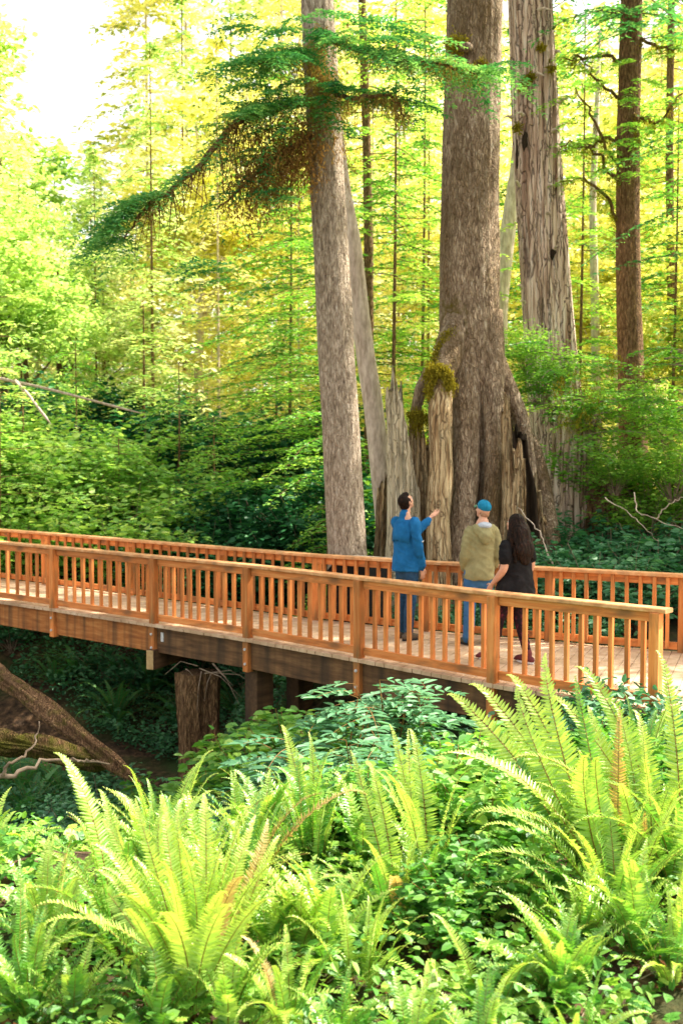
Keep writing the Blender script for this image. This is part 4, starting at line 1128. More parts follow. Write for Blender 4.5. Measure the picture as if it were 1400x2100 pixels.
# the ferns one can point to on the sunlit bank (azimuth: 0 = picture right, 180 = picture left, 270 = towards the viewer)
fern(395, 4.75, 0.86, 26, 'largest bright fern with a tall fan of upright fronds at the lower left', seed=2, light=0.75, old=0.05,
     aims=((80, 0.98, 1, 'l', -24), (100, 1.0, 7, 'l', -19), (95, 0.98, 0, 'l', -14), (110, 0.98, 1, 'l', -9), (90, 1.0, 7, 'l', -5), (70, 0.95, 0, 'l', -29), (260, 0.85, 1, 'l', -10), (275, 0.85, 7, 'l', 2), (85, 0.98, 7, 'l', 6), (95, 0.92, 1, 'l', 14), (60, 0.86, 7, 'l', 20), (255, 0.8, 7, 'l', -20), (10, 1.0, 0, 'l'), (80, 0.90, 7, 'o', 26), (200, 0.9, 3, 'l'), (100, 0.9, 2, 'l', -36), (280, 0.75, 1, 'l', 12)), styles=(0.8, 0.2, 0.0))
fern(250, 5.15, 0.85, 16, 'bright fern half hidden behind the left side of the tallest fan of fronds', seed=3, light=0.6, aims=((150, 1.1, 1, 'l'), (120, 1.1, 7, 'l')))
fern(480, 5.5, 0.80, 16, 'fern with a rusty orange arching frond just right of the biggest fern', seed=4, light=0.5, old=0.05, aims=((10, 1.05, 2, 'o'), (5, 0.9, 1, 'o')), styles=(0.5, 0.3, 0.2))
fern(40, 4.7, 0.65, 16, 'dim green fern cut by the lower left corner of the view', seed=5, light=0.15, styles=(0.3, 0.3, 0.4))
fern(95, 5.1, 0.62, 9, 'small upright fern with two curled tips at the left edge', seed=6, light=0.5, styles=(0.8, 0.2, 0))
fern(590, 4.6, 0.55, 16, 'low spreading fern with sunlit tips right of the biggest fern', seed=7, light=0.5, styles=(0.2, 0.4, 0.4))
fern(640, 6.2, 0.75, 16, 'blue green fern with thin upright fronds in the middle of the bank', seed=8, light=0.3, styles=(0.7, 0.2, 0.1), aims=((90, 0.95, 7, 'l', -4), (100, 0.85, 0, 'l', 5)))
fern(815, 5.6, 0.70, 8, 'fern with two narrow pale fronds standing straight up in the middle of the bank', seed=9, light=0.8, styles=(0.7, 0.2, 0.1), aims=((95, 0.95, 0, 'l', -10), (85, 0.9, 7, 'l', -3)))
fern(875, 5.9, 0.80, 8, 'fern with the tallest straight pale fronds in the middle of the bank', seed=10, light=0.8, styles=(0.85, 0.15, 0), aims=((95, 1.0, 0, 'l', -6), (85, 1.0, 7, 'l', 3), (100, 0.95, 6, 'l', -11)))
fern(1265, 5.5, 0.75, 24, 'dense fern whose glossy fronds sweep to the left over the leafy plants', seed=11, light=0.5, styles=(0.15, 0.35, 0.5), aims=((185, 0.95, 4, 'l'), (175, 0.95, 3, 'l'), (195, 0.9, 5, 'l'), (180, 0.85, 8, 'l'), (165, 1.0, 3, 'l'), (200, 0.8, 4, 'n'), (190, 1.0, 2, 'l')))
fern(1330, 6.0, 0.90, 14, 'tall bright fern with hooked frond tips at the right of the bank', seed=12, light=0.7, styles=(0.7, 0.3, 0.0), aims=((95, 1.15, 1, 'l', -16), (85, 1.1, 7, 'l', -8), (100, 1.1, 0, 'l', 0), (80, 1.1, 7, 'l', 8), (185, 1.25, 2, 'l'), (265, 0.95, 1, 'l', -10)))
fern(1262, 5.9, 1.12, 6, 'tall arching fern whose pale fronds reach up across the near railing', seed=13, light=0.7, styles=(0.5, 0.4, 0.1), aims=((95, 1.50, 7, 'l', -27), (80, 1.48, 1, 'l', -23), (100, 1.46, 7, 'l', -18), (85, 1.34, 1, 'l', -31), (90, 1.42, 7, 'l', -13), (260, 1.2, 7, 'l', -20), (280, 1.15, 1, 'l', -12), (150, 1.3, 2, 'l', -10), (75, 1.25, 0, 'n', -8), (100, 1.25, 1, 'n', -35)))
fern(1405, 5.9, 1.0, 12, 'tall fern rising past the end post of the near railing at the right margin', seed=14, light=0.5, styles=(0.6, 0.3, 0.1), aims=((95, 1.45, 7, 'l', -8), (80, 1.45, 1, 'l', 6), (100, 1.35, 7, 'l', -16), (20, 1.35, 7, 'n'), (90, 1.4, 0, 'l', 2), (265, 1.1, 7, 'l', -6)))
fern(1010, 4.75, 0.50, 14, 'low dark fern among broad leaves at the bottom of the view', seed=15, light=0.15, styles=(0.1, 0.4, 0.5))
fern(1180, 4.4, 0.42, 12, 'small fresh green fern at the bottom right of the view', seed=16, light=0.6, styles=(0.2, 0.4, 0.4))
fern(735, 4.9, 0.52, 10, 'yellow green fern with short straight fronds under the pale upright ones', seed=17, light=0.9, styles=(0.8, 0.2, 0))
fern(870, 4.5, 0.45, 12, 'low fern with flat arching fronds at the bottom centre of the view', seed=18, light=0.4, styles=(0.0, 0.4, 0.6))
fern(1390, 5.0, 0.6, 14, 'bright fern cut by the right edge of the view under the hooked one', seed=19, light=0.7, styles=(0.4, 0.4, 0.2))
fern(1080, 6.4, 0.65, 14, 'shaded fern tucked behind the glossy sweeping one', seed=20, light=0.3, styles=(0.3, 0.4, 0.3))
fern(1110, 8.3, 0.7, 12, 'lone fern at the foot of the near railing', seed=21, light=0.3, styles=(0.3, 0.4, 0.3))
fern(330, 6.4, 0.72, 16, 'fern with pale drooping tips against the dark gully', seed=22, light=0.6, styles=(0.4, 0.4, 0.2))
fern(1310, 7.9, 0.85, 12, 'fern growing against the lower rails below the end post', seed=23, light=0.3)
fern(560, 7.2, 0.7, 14, 'shaded fern by the orange soil patch above the gully', seed=24, light=0.2)

# whole ferns as one mesh for the many smaller ones
def joined_fern(mat, n, rng, tint=0.5, styles=(0.3, 0.4, 0.3), pairs=26):
    g = G()
    mats = [mat, M['stalk']]
    for k in range(n):
        u = rng.rand()
        th0, bend = ((1.4, 0.9) if u < styles[0] else (1.2, 1.4) if u < styles[0] + styles[1] else (0.8, 1.2))
        me = frond_mesh('tmp', rng.uniform(0.7, 1.1), th0 + rng.normal(0, 0.1), bend * rng.uniform(0.7, 1.2), 0.085, pairs, mat, rng, tipcurl=rng.uniform(0.1, 1.0), tint=np.clip(tint + rng.normal(0, 0.12), 0, 1))
        nv = len(me.vertices)
        co_ = np.empty(nv * 3, np.float32); me.vertices.foreach_get('co', co_); co_ = co_.reshape(-1, 3).astype(float)
        tt = np.empty(nv, np.float32); me.attributes['tint'].data.foreach_get('value', tt)
        az = rng.uniform(0, 2 * PI); c, s = math.cos(az), math.sin(az)
        co_ = co_ @ np.array([[c, s, 0], [-s, c, 0], [0, 0, 1]])
        lv = np.empty(len(me.loops), np.int32); me.loops.foreach_get('vertex_index', lv)
        mi = np.empty(len(me.polygons), np.int32); me.polygons.foreach_get('material_index', mi)
        q = lv.reshape(-1, 4)
        g.add(co_, q[mi == 0], tint=tt, mi=0)
        if (mi == 1).any():
            g.Q.append(q[mi == 1].astype(np.int64) + g.n - nv); g.mi_q.append(np.ones((mi == 1).sum()))
        bpy.data.meshes.remove(me)
    return g.mesh('sword_fern', mats)
rj = np.random.RandomState(31)
JF = [joined_fern(M['fern'], 20, rj, 0.62, styles=(0.5, 0.3, 0.2)) for _ in range(3)]
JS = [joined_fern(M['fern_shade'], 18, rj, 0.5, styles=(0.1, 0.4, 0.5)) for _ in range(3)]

# ---- shrubs
def stem_shrub(mat, rng, n_st=16, H=0.8, spread=0.5, L=0.075, W=0.045, per=26, tint=0.5, flat=0.75, lsz=0.6):
    """stems from one foot, leaves alternate along them; upper leaves lie flat"""
    gl, gs = G(), G()
    for k in range(n_st):
        a = rng.uniform(0, 2 * PI); r = spread * math.sqrt(rng.rand()); h = H * rng.uniform(0.5, 1.05) * (1 - 0.35 * (r / spread) ** 2)
        pts = resample([(0.1 * math.cos(a) * rng.rand(), 0.1 * math.sin(a) * rng.rand(), 0), (r * 0.4 * math.cos(a), r * 0.4 * math.sin(a), h * 0.55), (r * math.cos(a), r * math.sin(a), h)], 12)
        tube(gs, pts, list(np.linspace(0.006, 0.002, 12)), seg=4, caps=False)
        m = int(per * rng.uniform(0.7, 1.3))
        f = rng.uniform(0.25, 1.0, m) ** 0.6
        i = np.minimum((f * 11).astype(int), 10); u = (f * 11 - i)[:, None]
        p = pts[i] * (1 - u) + pts[i + 1] * u
        az = rng.uniform(0, 2 * PI, m)
        out = np.stack([np.cos(az), np.sin(az), rng.uniform(-0.25, 0.35, m)], 1)
        p = p + out * rng.uniform(0.0, 0.10, (m, 1)) * (H + 0.3)
        N = rng.normal(0, 0.35, (m, 3)) + [0, 0, 1]
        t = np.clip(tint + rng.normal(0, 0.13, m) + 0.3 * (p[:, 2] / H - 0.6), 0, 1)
        leaves6(gl, p, out, N, L * rng.uniform(lsz, 1.25, m), W * rng.uniform(lsz, 1.25, m), t, fold=0.12, a=0.28, b=0.68, wa=1.0, wb=0.85, droop=0.12)
    return gl, gs
def merge(name, gl, gs, mats):
    g = G(); 
    for src, m in ((gl, 0), (gs, 1)):
        if not src.V: continue
        V = np.concatenate(src.V); C = np.concatenate(src.C)
        g.add(V, np.concatenate(src.Q) if src.Q else None, np.concatenate(src.T) if src.T else None, tint=C, mi=m)
    return g.mesh(name, mats)
rs = np.random.RandomState(41)
HB = [stem_shrub(M['herb'], rs, 18, 0.75, 0.48, 0.095, 0.065, 30, 0.5) for _ in range(3)]
HBm = [(a.mesh('foliage', M['herb']), b.mesh('stems', M['stalk'])) for a, b in HB]
HS = [merge('leafy_plant', *stem_shrub(M['salal'], rs, 20, 0.8, 0.6, 0.085, 0.055, 34, 0.5), [M['salal'], M['twig']]) for _ in range(3)]
HK = [merge('huckleberry_bush', *stem_shrub(M['huckle'], rs, 36, 1.5, 0.9, 0.085, 0.05, 60, 0.55), [M['huckle'], M['twig']]) for _ in range(2)]
HMs = [merge('bank_shrub', *stem_shrub(M['midgreen'], rs, 40, 2.2, 1.5, 0.13, 0.085, 70, 0.5), [M['midgreen'], M['twig']]) for _ in range(3)]
M['deep'] = leaf_mat('leaves_painted_shade', (0.004, 0.035, 0.015), (0.015, 0.10, 0.035), (0.07, 0.26, 0.08), trans=0.3, gloss=0.02, rough=0.5)  # shade of the hollow put into a darker leaf colour
HD = [merge('bank_shrub', *stem_shrub(M['deep'], rs, 40, 2.0, 1.4, 0.12, 0.075, 80, 0.45), [M['deep'], M['twig']]) for _ in range(2)]

def place(me, name, x, y, sc_, rz, label, cat, group, z=None, sz=1.0):
    o = bpy.data.objects.new(name, me)
    fin(o, None, (x, y, (terr(x, y) if z is None else z) - 0.02), (0, 0, rz)); o.scale = (sc_, sc_, sc_ * sz)
    return tag(o, label, cat, group)
def place2(pair, name, x, y, sc_, rz, label, cat, group=None, z=None):
    e = empty(name, (x, y, (terr(x, y) if z is None else z) - 0.02), rz); e.scale = (sc_,) * 3
    tag(e, label, cat, group)
    fin(bpy.data.objects.new('foliage', pair[0]), e); fin(bpy.data.objects.new('stems', pair[1]), e)
    return e
def on_deck(x, y, m=0.3):
    """inside or near the bridge footprint"""
    poly = [*NPd, *FP[::-1]]
    inside = False; j = len(poly) - 1
    for i in range(len(poly)):
        a, b = poly[i], poly[j]
        if (a.y > y) != (b.y > y) and x < (b.x - a.x) * (y - a.y) / (b.y - a.y) + a.x: inside = not inside
        j = i
    if inside: return True
    for P in (NPd, FP):
        for i in range(len(P) - 1):
            d = P[i + 1] - P[i]; t = max(0, min(1, (Vector((x, y)) - P[i]).dot(d) / d.length_squared))
            if (P[i] + d * t - Vector((x, y))).length < m: return True
    return False
r = np.random.RandomState(51)
# leafy plants in the middle of the bank, below the near railing
for px, d, s in [(700, 7.6, 0.95), (780, 8.4, 1.0), (850, 8.0, 0.95), (930, 8.2, 1.05), (1000, 7.9, 1.0), (880, 7.2, 0.9), (960, 7.0, 0.95), (1040, 7.2, 0.85), (920, 6.4, 0.8), (1000, 6.3, 0.8),
                 (860, 9.3, 1.0), (950, 9.3, 1.05), (1040, 8.9, 0.95), (1120, 7.4, 0.8), (1000, 5.7, 0.62), (940, 5.5, 0.6), (1070, 5.6, 0.6), (760, 6.7, 0.7), (690, 6.7, 0.62), (1240, 7.4, 0.7), (1200, 8.6, 0.7), (1350, 7.2, 0.8), (900, 5.2, 0.5),
                 (600, 8.4, 0.8), (660, 9.2, 0.9), (760, 9.6, 0.9), (560, 9.8, 0.9), (480, 10.4, 0.85), (620, 10.6, 0.9), (720, 10.9, 0.9), (820, 10.2, 0.9), (430, 11.3, 0.9), (540, 11.8, 0.9)]:
    p = at(px, 1500, d)
    if on_deck(p.x, p.y, 0.35): continue
    place2(HBm[r.randint(3)], 'leafy_plant', p.x, p.y, s * 1.12, r.uniform(0, 6.28), 'leafy green plant crowded between the tall ferns and the near railing', 'leafy plant', 'leafy plants crowded below the near railing')

for px, d, s in [(250, 11.6, 1.0), (300, 10.9, 1.1), (350, 11.5, 1.2), (400, 11.9, 1.15), (450, 11.2, 1.2), (500, 12.0, 1.25), (550, 11.2, 1.2), (600, 11.8, 1.2), (640, 11.0, 1.1), (330, 12.4, 1.1), (380, 10.4, 1.1), (480, 12.8, 1.15), (530, 10.3, 1.05), (590, 12.6, 1.1), (270, 12.9, 1.0), (200, 12.3, 1.0), (430, 10.6, 1.1), (310, 13.6, 1.0), (240, 10.6, 1.0)]:
    p = at(px, 1500, d)
    if on_deck(p.x, p.y, 0.25): continue
    place2(HBm[r.randint(3)], 'leafy_plant', p.x, p.y, s * 1.25, r.uniform(0, 6.28), 'fresh green leafy plant on the gully slope in front of the support stump', 'leafy plant', 'leafy plants on the gully slope')

# compound leaved elderberry just below the bridge beam
def elder_mesh(rng):
    gl, gs = G(), G()
    for k in range(9):
        a = rng.uniform(0, 2 * PI); h = rng.uniform(0.7, 1.15); r_ = rng.uniform(0.1, 0.35)
        top = np.array([r_ * math.cos(a), r_ * math.sin(a), h])
        tube(gs, [(0, 0, 0), top * [0.4, 0.4, 0.6], top], [0.009, 0.007, 0.004], seg=5, caps=False)
        for j in range(5):
            b = rng.uniform(0, 2 * PI); Lr = rng.uniform(0.30, 0.42)
            q0 = top * [1, 1, 1 - 0.12 * j * 0.5]; dr = np.array([math.cos(b), math.sin(b), rng.uniform(0.0, 0.4)])
            rp = np.array([q0 + dr * Lr * t + np.array([0, 0, -0.35 * Lr * t * t]) for t in np.linspace(0, 1, 6)])
            tube(gs, rp, list(np.linspace(0.003, 0.0015, 6)), seg=3, caps=False)
            sd = np.array([-math.sin(b), math.cos(b), 0])
            P, D = [], []
            for i in range(1, 6):
                for sg in (-1, 1):
                    P.append(rp[i]); D.append(sd * sg + dr * 0.45 + rng.normal(0, 0.06, 3))
            P.append(rp[5]); D.append(dr + [0, 0, -0.2])
            n = len(P)
            leaves6(gl, P, D, rng.normal(0, 0.15, (n, 3)) + [0, 0, 1], 0.125 * rng.uniform(0.85, 1.15, n), 0.045 * rng.uniform(0.85, 1.15, n), np.clip(0.55 + rng.normal(0, 0.1, n), 0, 1), fold=0.1, droop=0.10)
    return gl.mesh('foliage', M['elder']), gs.mesh('stems', M['stalk'])
M['elder'] = leaf_mat('blue_green_leaf', (0.03, 0.12, 0.055), (0.09, 0.26, 0.12), (0.22, 0.44, 0.20), trans=0.35, gloss=0.04, rough=0.5)
EL = [elder_mesh(np.random.RandomState(61 + i)) for i in range(3)]
for i, (px, d, s, z, lb) in enumerate([(690, 9.0, 1.2, -0.78, 'elder plant with feathery blue green leaves directly under the bridge beam'), (600, 8.9, 1.1, -0.92, 'elder plant with long paired leaflets hiding the dark space beside the support stump'), (800, 9.5, 1.15, -0.90, 'elder plant with broad pale leaflets below the second post from the bridge end'), (740, 8.4, 0.95, -0.9, 'shorter elder plant just in front of the others under the bridge')]):
    p = at(px, 1500, d); place2(EL[i % 3], 'elder_plant', p.x, p.y, s, i * 1.3, lb, 'elder plant', z=terr(p.x, p.y) if True else z)

# broad lobed leaves close to the viewer
def lobed(g, P, Dz, size, tint, rng):
    """maple shaped leaves: five lobes as a fan"""
    n = len(P)
    for (a, l, w_) in ((0, 1.0, 0.5), (0.95, 0.85, 0.5), (-0.95, 0.85, 0.5), (1.95, 0.6, 0.45), (-1.95, 0.6, 0.45)):
        c, s = math.cos(a), math.sin(a)
        D = Dz[0] * c + Dz[1] * s
        leaves6(g, P, D, Dz[2], size * l * 0.6, size * w_, tint, fold=0.05, a=0.45, b=0.78, wa=1.0, wb=0.6, droop=0.1)
def frame_rand(n, rng, tilt=0.35):
    a = rng.uniform(0, 2 * PI, n)
    N = unit(rng.normal(0, tilt, (n, 3)) + [0, 0, 1])
    D = unit(np.cross(np.stack([np.cos(a), np.sin(a), np.zeros(n)], 1), N)); S = np.cross(N, D)
    return D, S, N
def cover(name, kind_, n, xr, yr, size, hgt, mat, rng, label, cat, dens=None, tint=0.5, tilt=0.35, brd=None):
    x = rng.uniform(xr[0], xr[1], n); y = yr[0] + (yr[1] - yr[0]) * rng.rand(n) ** 1.0
    keep = []
    for i in range(n):
        if abs(x[i]) > 0.36 * y[i] + 0.6: continue
        if on_deck(x[i], y[i], 0.12): continue
        if dens and rng.rand() > dens(x[i], y[i]): continue
        if mnoise.noise(Vector((x[i] * 1.3, y[i] * 1.3, size * 50))) < -0.12 + 0.1 * rng.rand(): continue
        keep.append(i)
    x, y = x[keep], y[keep]; n = len(x)
    hh = hgt * rng.uniform(0.1, 1, n)
    P = np.stack([x, y, np.array([terr(a, b) for a, b in zip(x, y)]) + hh], 1)
    D, S, N = frame_rand(n, rng, tilt)
    t = np.clip(tint + rng.normal(0, 0.16, n) + 0.2 * (hh / hgt - 0.5), 0, 1)
    sz = size * rng.uniform(0.55, 1.3, n)
    g = G()
    if kind_ == 'lobed': lobed(g, P, (D, S, N), sz, t, rng)
    else: leaves6(g, P, D, N, sz, sz * (brd or 0.6), t, fold=0.12, droop=0.12)
    return tag(g.obj(name, mat), label, cat, kind='stuff')
rc = np.random.RandomState(71)
M['litter'] = leaf_mat('dead_leaves', (0.08, 0.035, 0.015), (0.24, 0.11, 0.045), (0.50, 0.32, 0.16), trans=0.1, gloss=0.0)
cover('ground_cover', 'lobed', 8500, (-3.2, 4.2), (3.9, 8.5), 0.085, 0.20, M['herb'], rc, 'broad lobed green leaves carpeting the near bank between the ferns', 'ground cover', tint=0.60)
cover('undergrowth', 'oval', 30000, (-4, 4.5), (3.9, 10.5), 0.055, 0.24, M['herb'], rc, 'tangle of small oval leaves filling the near bank', 'undergrowth', tint=0.42)
cover('leaf_litter', 'oval', 16000, (-5, 5.5), (3.7, 14), 0.045, 0.015, M['litter'], rc, 'rusty brown dead leaves lying on the soil', 'leaf litter', tint=0.25, tilt=0.25)
cover('gully_undergrowth', 'oval', 75000, (-7, 3.5), (8.5, 21), 0.085, 0.40, M['salal'], rc, 'dark shaded leaves covering the gully floor', 'undergrowth', tint=0.55)
cover('gully_herbs', 'oval', 60000, (-7, 3.0), (8.3, 20), 0.06, 0.22, M['salal'], rc, 'small dark leaves hiding the soil of the gully', 'undergrowth', tint=0.5)
cover('bank_herbs', 'lobed', 6000, (-3.4, 4.2), (3.7, 9.5), 0.10, 0.16, M['herb'], rc, 'larger lobed leaves spread between the ferns', 'ground cover', tint=0.66)
# twig litter
g = G()
for k in range(260):
    x = rc.uniform(-1.6, 3); y = rc.uniform(4, 8); a = rc.uniform(0, 2 * PI); l = rc.uniform(0.06, 0.28)
    if abs(x) > 0.36 * y + 0.4: continue
    z = terr(x, y) + 0.015
    tube(g, [(x, y, z), (x + math.cos(a) * l, y + math.sin(a) * l, z + rc.uniform(0, 0.04))], [0.004, 0.002], seg=4, caps=False)
tag(g.obj('twig_litter', M['twig']), 'dry twigs scattered over the bank soil', 'twigs', kind='stuff')

# small ferns scattered on the bank and in the gully
cnt = 0
for k in range(900):
    y = r.uniform(4.2, 9.0); x = r.uniform(-0.33, 0.33) * y
    if cnt >= 52: break
    if on_deck(x, y, 0.4) or (0.2 < x < 1.6 and y > 6.0): continue
    cnt += 1
    place(JF[r.randint(3)], 'sword_fern', x, y, r.uniform(0.40, 0.68), r.uniform(0, 6.28), 'small sword fern filling in between the tall ferns on the sunlit bank', 'fern', 'small ferns on the sunlit bank')
cnt = 0
for k in range(600):
    y = r.uniform(9.5, 20.5); x = r.uniform(-0.36, 0.02) * y
    if cnt >= 64: break
    if on_deck(x, y, 0.5): continue
    cnt += 1
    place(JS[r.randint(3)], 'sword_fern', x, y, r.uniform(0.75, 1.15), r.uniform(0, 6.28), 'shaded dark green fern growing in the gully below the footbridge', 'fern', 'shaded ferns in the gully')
for k in range(60):
    y = r.uniform(9.8, 21); x = r.uniform(-0.36, -0.02) * y
    if on_deck(x, y, 0.5): continue
    place(HS[r.randint(3)], 'leafy_plant', x, y, r.uniform(0.7, 1.2), r.uniform(0, 6.28), 'dark evergreen leafy plant growing in the shaded gully', 'leafy plant', 'leafy plants in the shaded gully')

for (px, d) in ((10, 14.0), (60, 14.4), (110, 13.6), (160, 13.2), (210, 13.8), (260, 14.4), (40, 15.2), (140, 15.0), (200, 15.4), (90, 12.4), (150, 12.4), (30, 11.8), (-20, 12.6), (230, 11.8), (60, 12.6), (120, 12.0), (20, 13.0), (180, 11.6), (220, 12.6), (380, 13.4), (440, 13.3), (350, 12.6), (470, 12.9), (300, 13.2), (90, 11.2), (250, 11.0), (150, 10.8), (410, 12.5), (330, 11.6)):
    p = at(px, 1500, d)
    place(HS[r.randint(3)] if r.rand() < 0.6 else JS[r.randint(3)], 'leafy_plant', p.x, p.y, r.uniform(0.8, 1.15), r.uniform(0, 6.28), 'evergreen plant growing up around the sloping log and the support stump', 'leafy plant', 'plants around the log and the support stump')

# beyond the far railing: right bank shrubs
for k in range(90):
    px = r.uniform(1130, 1480); d = r.uniform(14.6, 19.5)
    p = at(px, 1000, d)
    if on_deck(p.x, p.y, 0.65): continue
    h = r.uniform(0.9, 1.35) + 0.35 * sm((d - 15) / 3)
    place(HS[r.randint(3)], 'evergreen_shrub', p.x, p.y, h * 1.15, r.uniform(0, 6.28), 'blue green evergreen shrub in the thicket beyond the right end of the far railing', 'shrub', 'evergreen shrubs beyond the far railing')
for (px, d, s, z, sz) in [(1230, 18.6, 1.5, 1.1, 1.0), (1330, 18.0, 1.4, 0.6, 1.0), (1410, 18.2, 1.5, 0.8, 1.1), (1262, 17.6, 0.8, 1.6, 0.8), (1105, 18.2, 1.0, 3.0, 1.0), (1150, 18.0, 0.6, 3.2, 0.7), (1380, 17.5, 1.2, 1.5, 1), (1215, 18.2, 0.7, 2.6, 0.9), (1355, 18.8, 1.1, 2.3, 1.0), (1075, 18.4, 0.7, 3.6, 0.8)]:
    p = at(px, 900, d)
    place(HK[r.randint(2)], 'huckleberry_bush', p.x, p.y, s * 0.8, r.uniform(0, 6.28), 'bright leafy huckleberry growth perched on old wood right of the spruce roots', 'bush', 'huckleberry growth right of the spruce roots', z=z)
# the old logs and stump it perches on
for k, (px, d, ht, rad) in enumerate([(1180, 18.9, 3.0, 0.40), (1245, 18.7, 2.1, 0.45), (1330, 18.6, 1.7, 0.45), (1400, 18.7, 1.9, 0.4)]):
    p = at(px, 900, d); z0 = terr(p.x, p.y)
    g = G()
    trunk_mesh(g, [(0, 0, -0.2), (0.02, 0, ht * 0.5), (0.05, 0, ht)], [rad * 1.3, rad, rad * 0.8], seg=36, rings=40, ridge=0.2, rfreq=4, seed=20 + k, flute=0.25, tintf=lambda a, z: 0.45)
    tag(g.obj('rotten_stump', M['bark_brown'] if k else M['cedar'], None, smooth=True, loc=(p.x, p.y, z0)),
        ['tall weathered stump remnant right behind the spruce roots', 'mossy rotten stump under the huckleberry growth', 'low mossy rotten stump near the brown trunk', 'mossy rotten stump by the right margin'][k], 'stump')
g = G(); rh = np.random.RandomState(77)
for (px, py, d) in ((1150, 790, 17.4), (1180, 770, 17.4), (1220, 800, 17.5), (1260, 740, 17.6), (1320, 760, 17.8), (1350, 800, 17.8), (1200, 850, 17.4), (1160, 850, 17.3)):
    hang_moss(g, np.array(at(px, py, d)) + rh.normal(0, 0.10, (26, 3)), 0.30, 0.03, rh, 0.6)
    a = at(px - 25, py - 10, d); b = at(px + 30, py + r.uniform(-20, 20), d)
tag(g.obj('mossy_branch', M['moss_green']), 'olive moss draped on the branches right of the spruce roots', 'moss', kind='stuff')

# shrubs on the far left bank
for k in range(36):
    px = r.uniform(-140, 360) if k < 28 else r.uniform(360, 470); d = r.uniform(21.5, 25.5)
    p = at(px, 1000, d)
    place(HMs[r.randint(3)], 'bank_shrub', p.x, p.y, r.uniform(0.5, 1.5), r.uniform(0, 6.28), 'rounded light green shrub on the far bank beyond the left railing', 'shrub', 'light green shrubs on the far bank')
for k in range(30):
    px = r.uniform(-80, 680); d = r.uniform(26.5, 31)
    p = at(px, 1000, d)
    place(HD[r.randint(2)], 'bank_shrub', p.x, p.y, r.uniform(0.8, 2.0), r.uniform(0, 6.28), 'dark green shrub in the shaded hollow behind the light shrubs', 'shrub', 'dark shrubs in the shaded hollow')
for k in range(26):
    px = r.uniform(330, 700); d = r.uniform(19.5, 24.5)
    p = at(px, 1000, d)
    place(HD[r.randint(2)], 'bank_shrub', p.x, p.y, r.uniform(0.9, 1.3), r.uniform(0, 6.28), 'low dark shrub in the deep shade left of the slender conifer', 'shrub', 'low dark shrubs left of the slender conifer')
for k in range(16):
    px = r.uniform(700, 1150); d = r.uniform(20.5, 26)
    p = at(px, 1000, d)
    place(HK[r.randint(2)], 'huckleberry_bush', p.x, p.y, r.uniform(1.2, 1.9), r.uniform(0, 6.28), 'sunny leafy bush glimpsed between the tree trunks', 'bush', 'bushes behind the big trunks')

# hemlock sapling by the far railing and the long green sprays left of the slender conifer
def hemlock(name, label, px, d, H, L, z0, n, mat, seed, az=None, nl=0.09, sec=0.10, seclen=0.36, tint=0.5, tr=0.05, droop=0.35, zr=0.0):
    rng = np.random.RandomState(seed)
    p = at(px, 1000, d); p.z = terr(p.x, p.y)
    e = empty(name, p); tag(e, label, 'tree')
    gw, gf = G(), G()
    tube(gw, [(0.1 * math.sin(2 * t), 0, H * t) for t in np.linspace(0, 1, 10)], list(np.linspace(tr, 0.01, 10)), seg=8)
    for k in range(n):
        f = (k + rng.rand()) / n; z = z0 + (H - z0) * f
        a = rng.uniform(0, 2 * PI) if az is None else math.radians(rng.uniform(*az))
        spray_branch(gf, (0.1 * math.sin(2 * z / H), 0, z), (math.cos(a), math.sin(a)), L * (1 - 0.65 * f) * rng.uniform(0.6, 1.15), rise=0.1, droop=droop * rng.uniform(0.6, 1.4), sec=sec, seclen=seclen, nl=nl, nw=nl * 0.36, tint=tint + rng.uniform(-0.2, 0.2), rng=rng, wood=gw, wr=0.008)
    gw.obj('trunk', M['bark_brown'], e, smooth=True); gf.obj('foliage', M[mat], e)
hemlock('hemlock_sapling', 'young hemlock with soft light green sprays touching the far railing', 660, 17.6, 2.3, 1.5, 0.3, 30, 'huckle', 5, tint=0.45)
hemlock('hemlock_tree', 'hemlock with long horizontal green sprays left of the slender conifer', 690, 21.5, 8.0, 4.6, 1.8, 46, 'huckle', 6, az=(110, 290), nl=0.13, sec=0.16, seclen=0.55, tint=0.42, tr=0.12, droop=0.22)
hemlock('hemlock_tree', 'hemlock with airy yellow green layers between the slender conifer and the spruce', 800, 24.0, 12.0, 3.4, 2.0, 56, 'huckle', 7, nl=0.15, sec=0.2, seclen=0.6, tint=0.6, tr=0.06, droop=0.25)
hemlock('hemlock_tree', 'hemlock with hanging green layers just left of the brown trunk', 1180, 25.0, 12.0, 3.0, 3.0, 50, 'huckle', 8, nl=0.15, sec=0.2, seclen=0.6, tint=0.65, tr=0.05, droop=0.3)
hemlock('hemlock_tree', 'hemlock with dark green sprays reaching in from the right margin high up', 1560, 17.5, 11.5, 3.0, 5.5, 40, 'hemlock', 9, nl=0.10, sec=0.12, seclen=0.45, tint=0.5, tr=0.14, droop=0.3)
hemlock('hemlock_tree', 'mid green hemlock with deep layered boughs behind the tall mossy limb', 590, 27.0, 11.0, 3.6, 2.0, 60, 'huckle', 14, nl=0.16, sec=0.2, seclen=0.6, tint=0.32, tr=0.05, droop=0.35)
hemlock('hemlock_tree', 'mid green hemlock filling the gap left of the spruce trunk', 860, 28.0, 14.0, 3.4, 3.0, 70, 'huckle', 15, nl=0.16, sec=0.2, seclen=0.6, tint=0.35, tr=0.055, droop=0.35)
hemlock('hemlock_tree', 'mid green hemlock partly hidden by the dead cedar snag', 1090, 28.0, 13.0, 3.0, 3.0, 60, 'huckle', 16, nl=0.16, sec=0.2, seclen=0.6, tint=0.38, tr=0.055, droop=0.35)
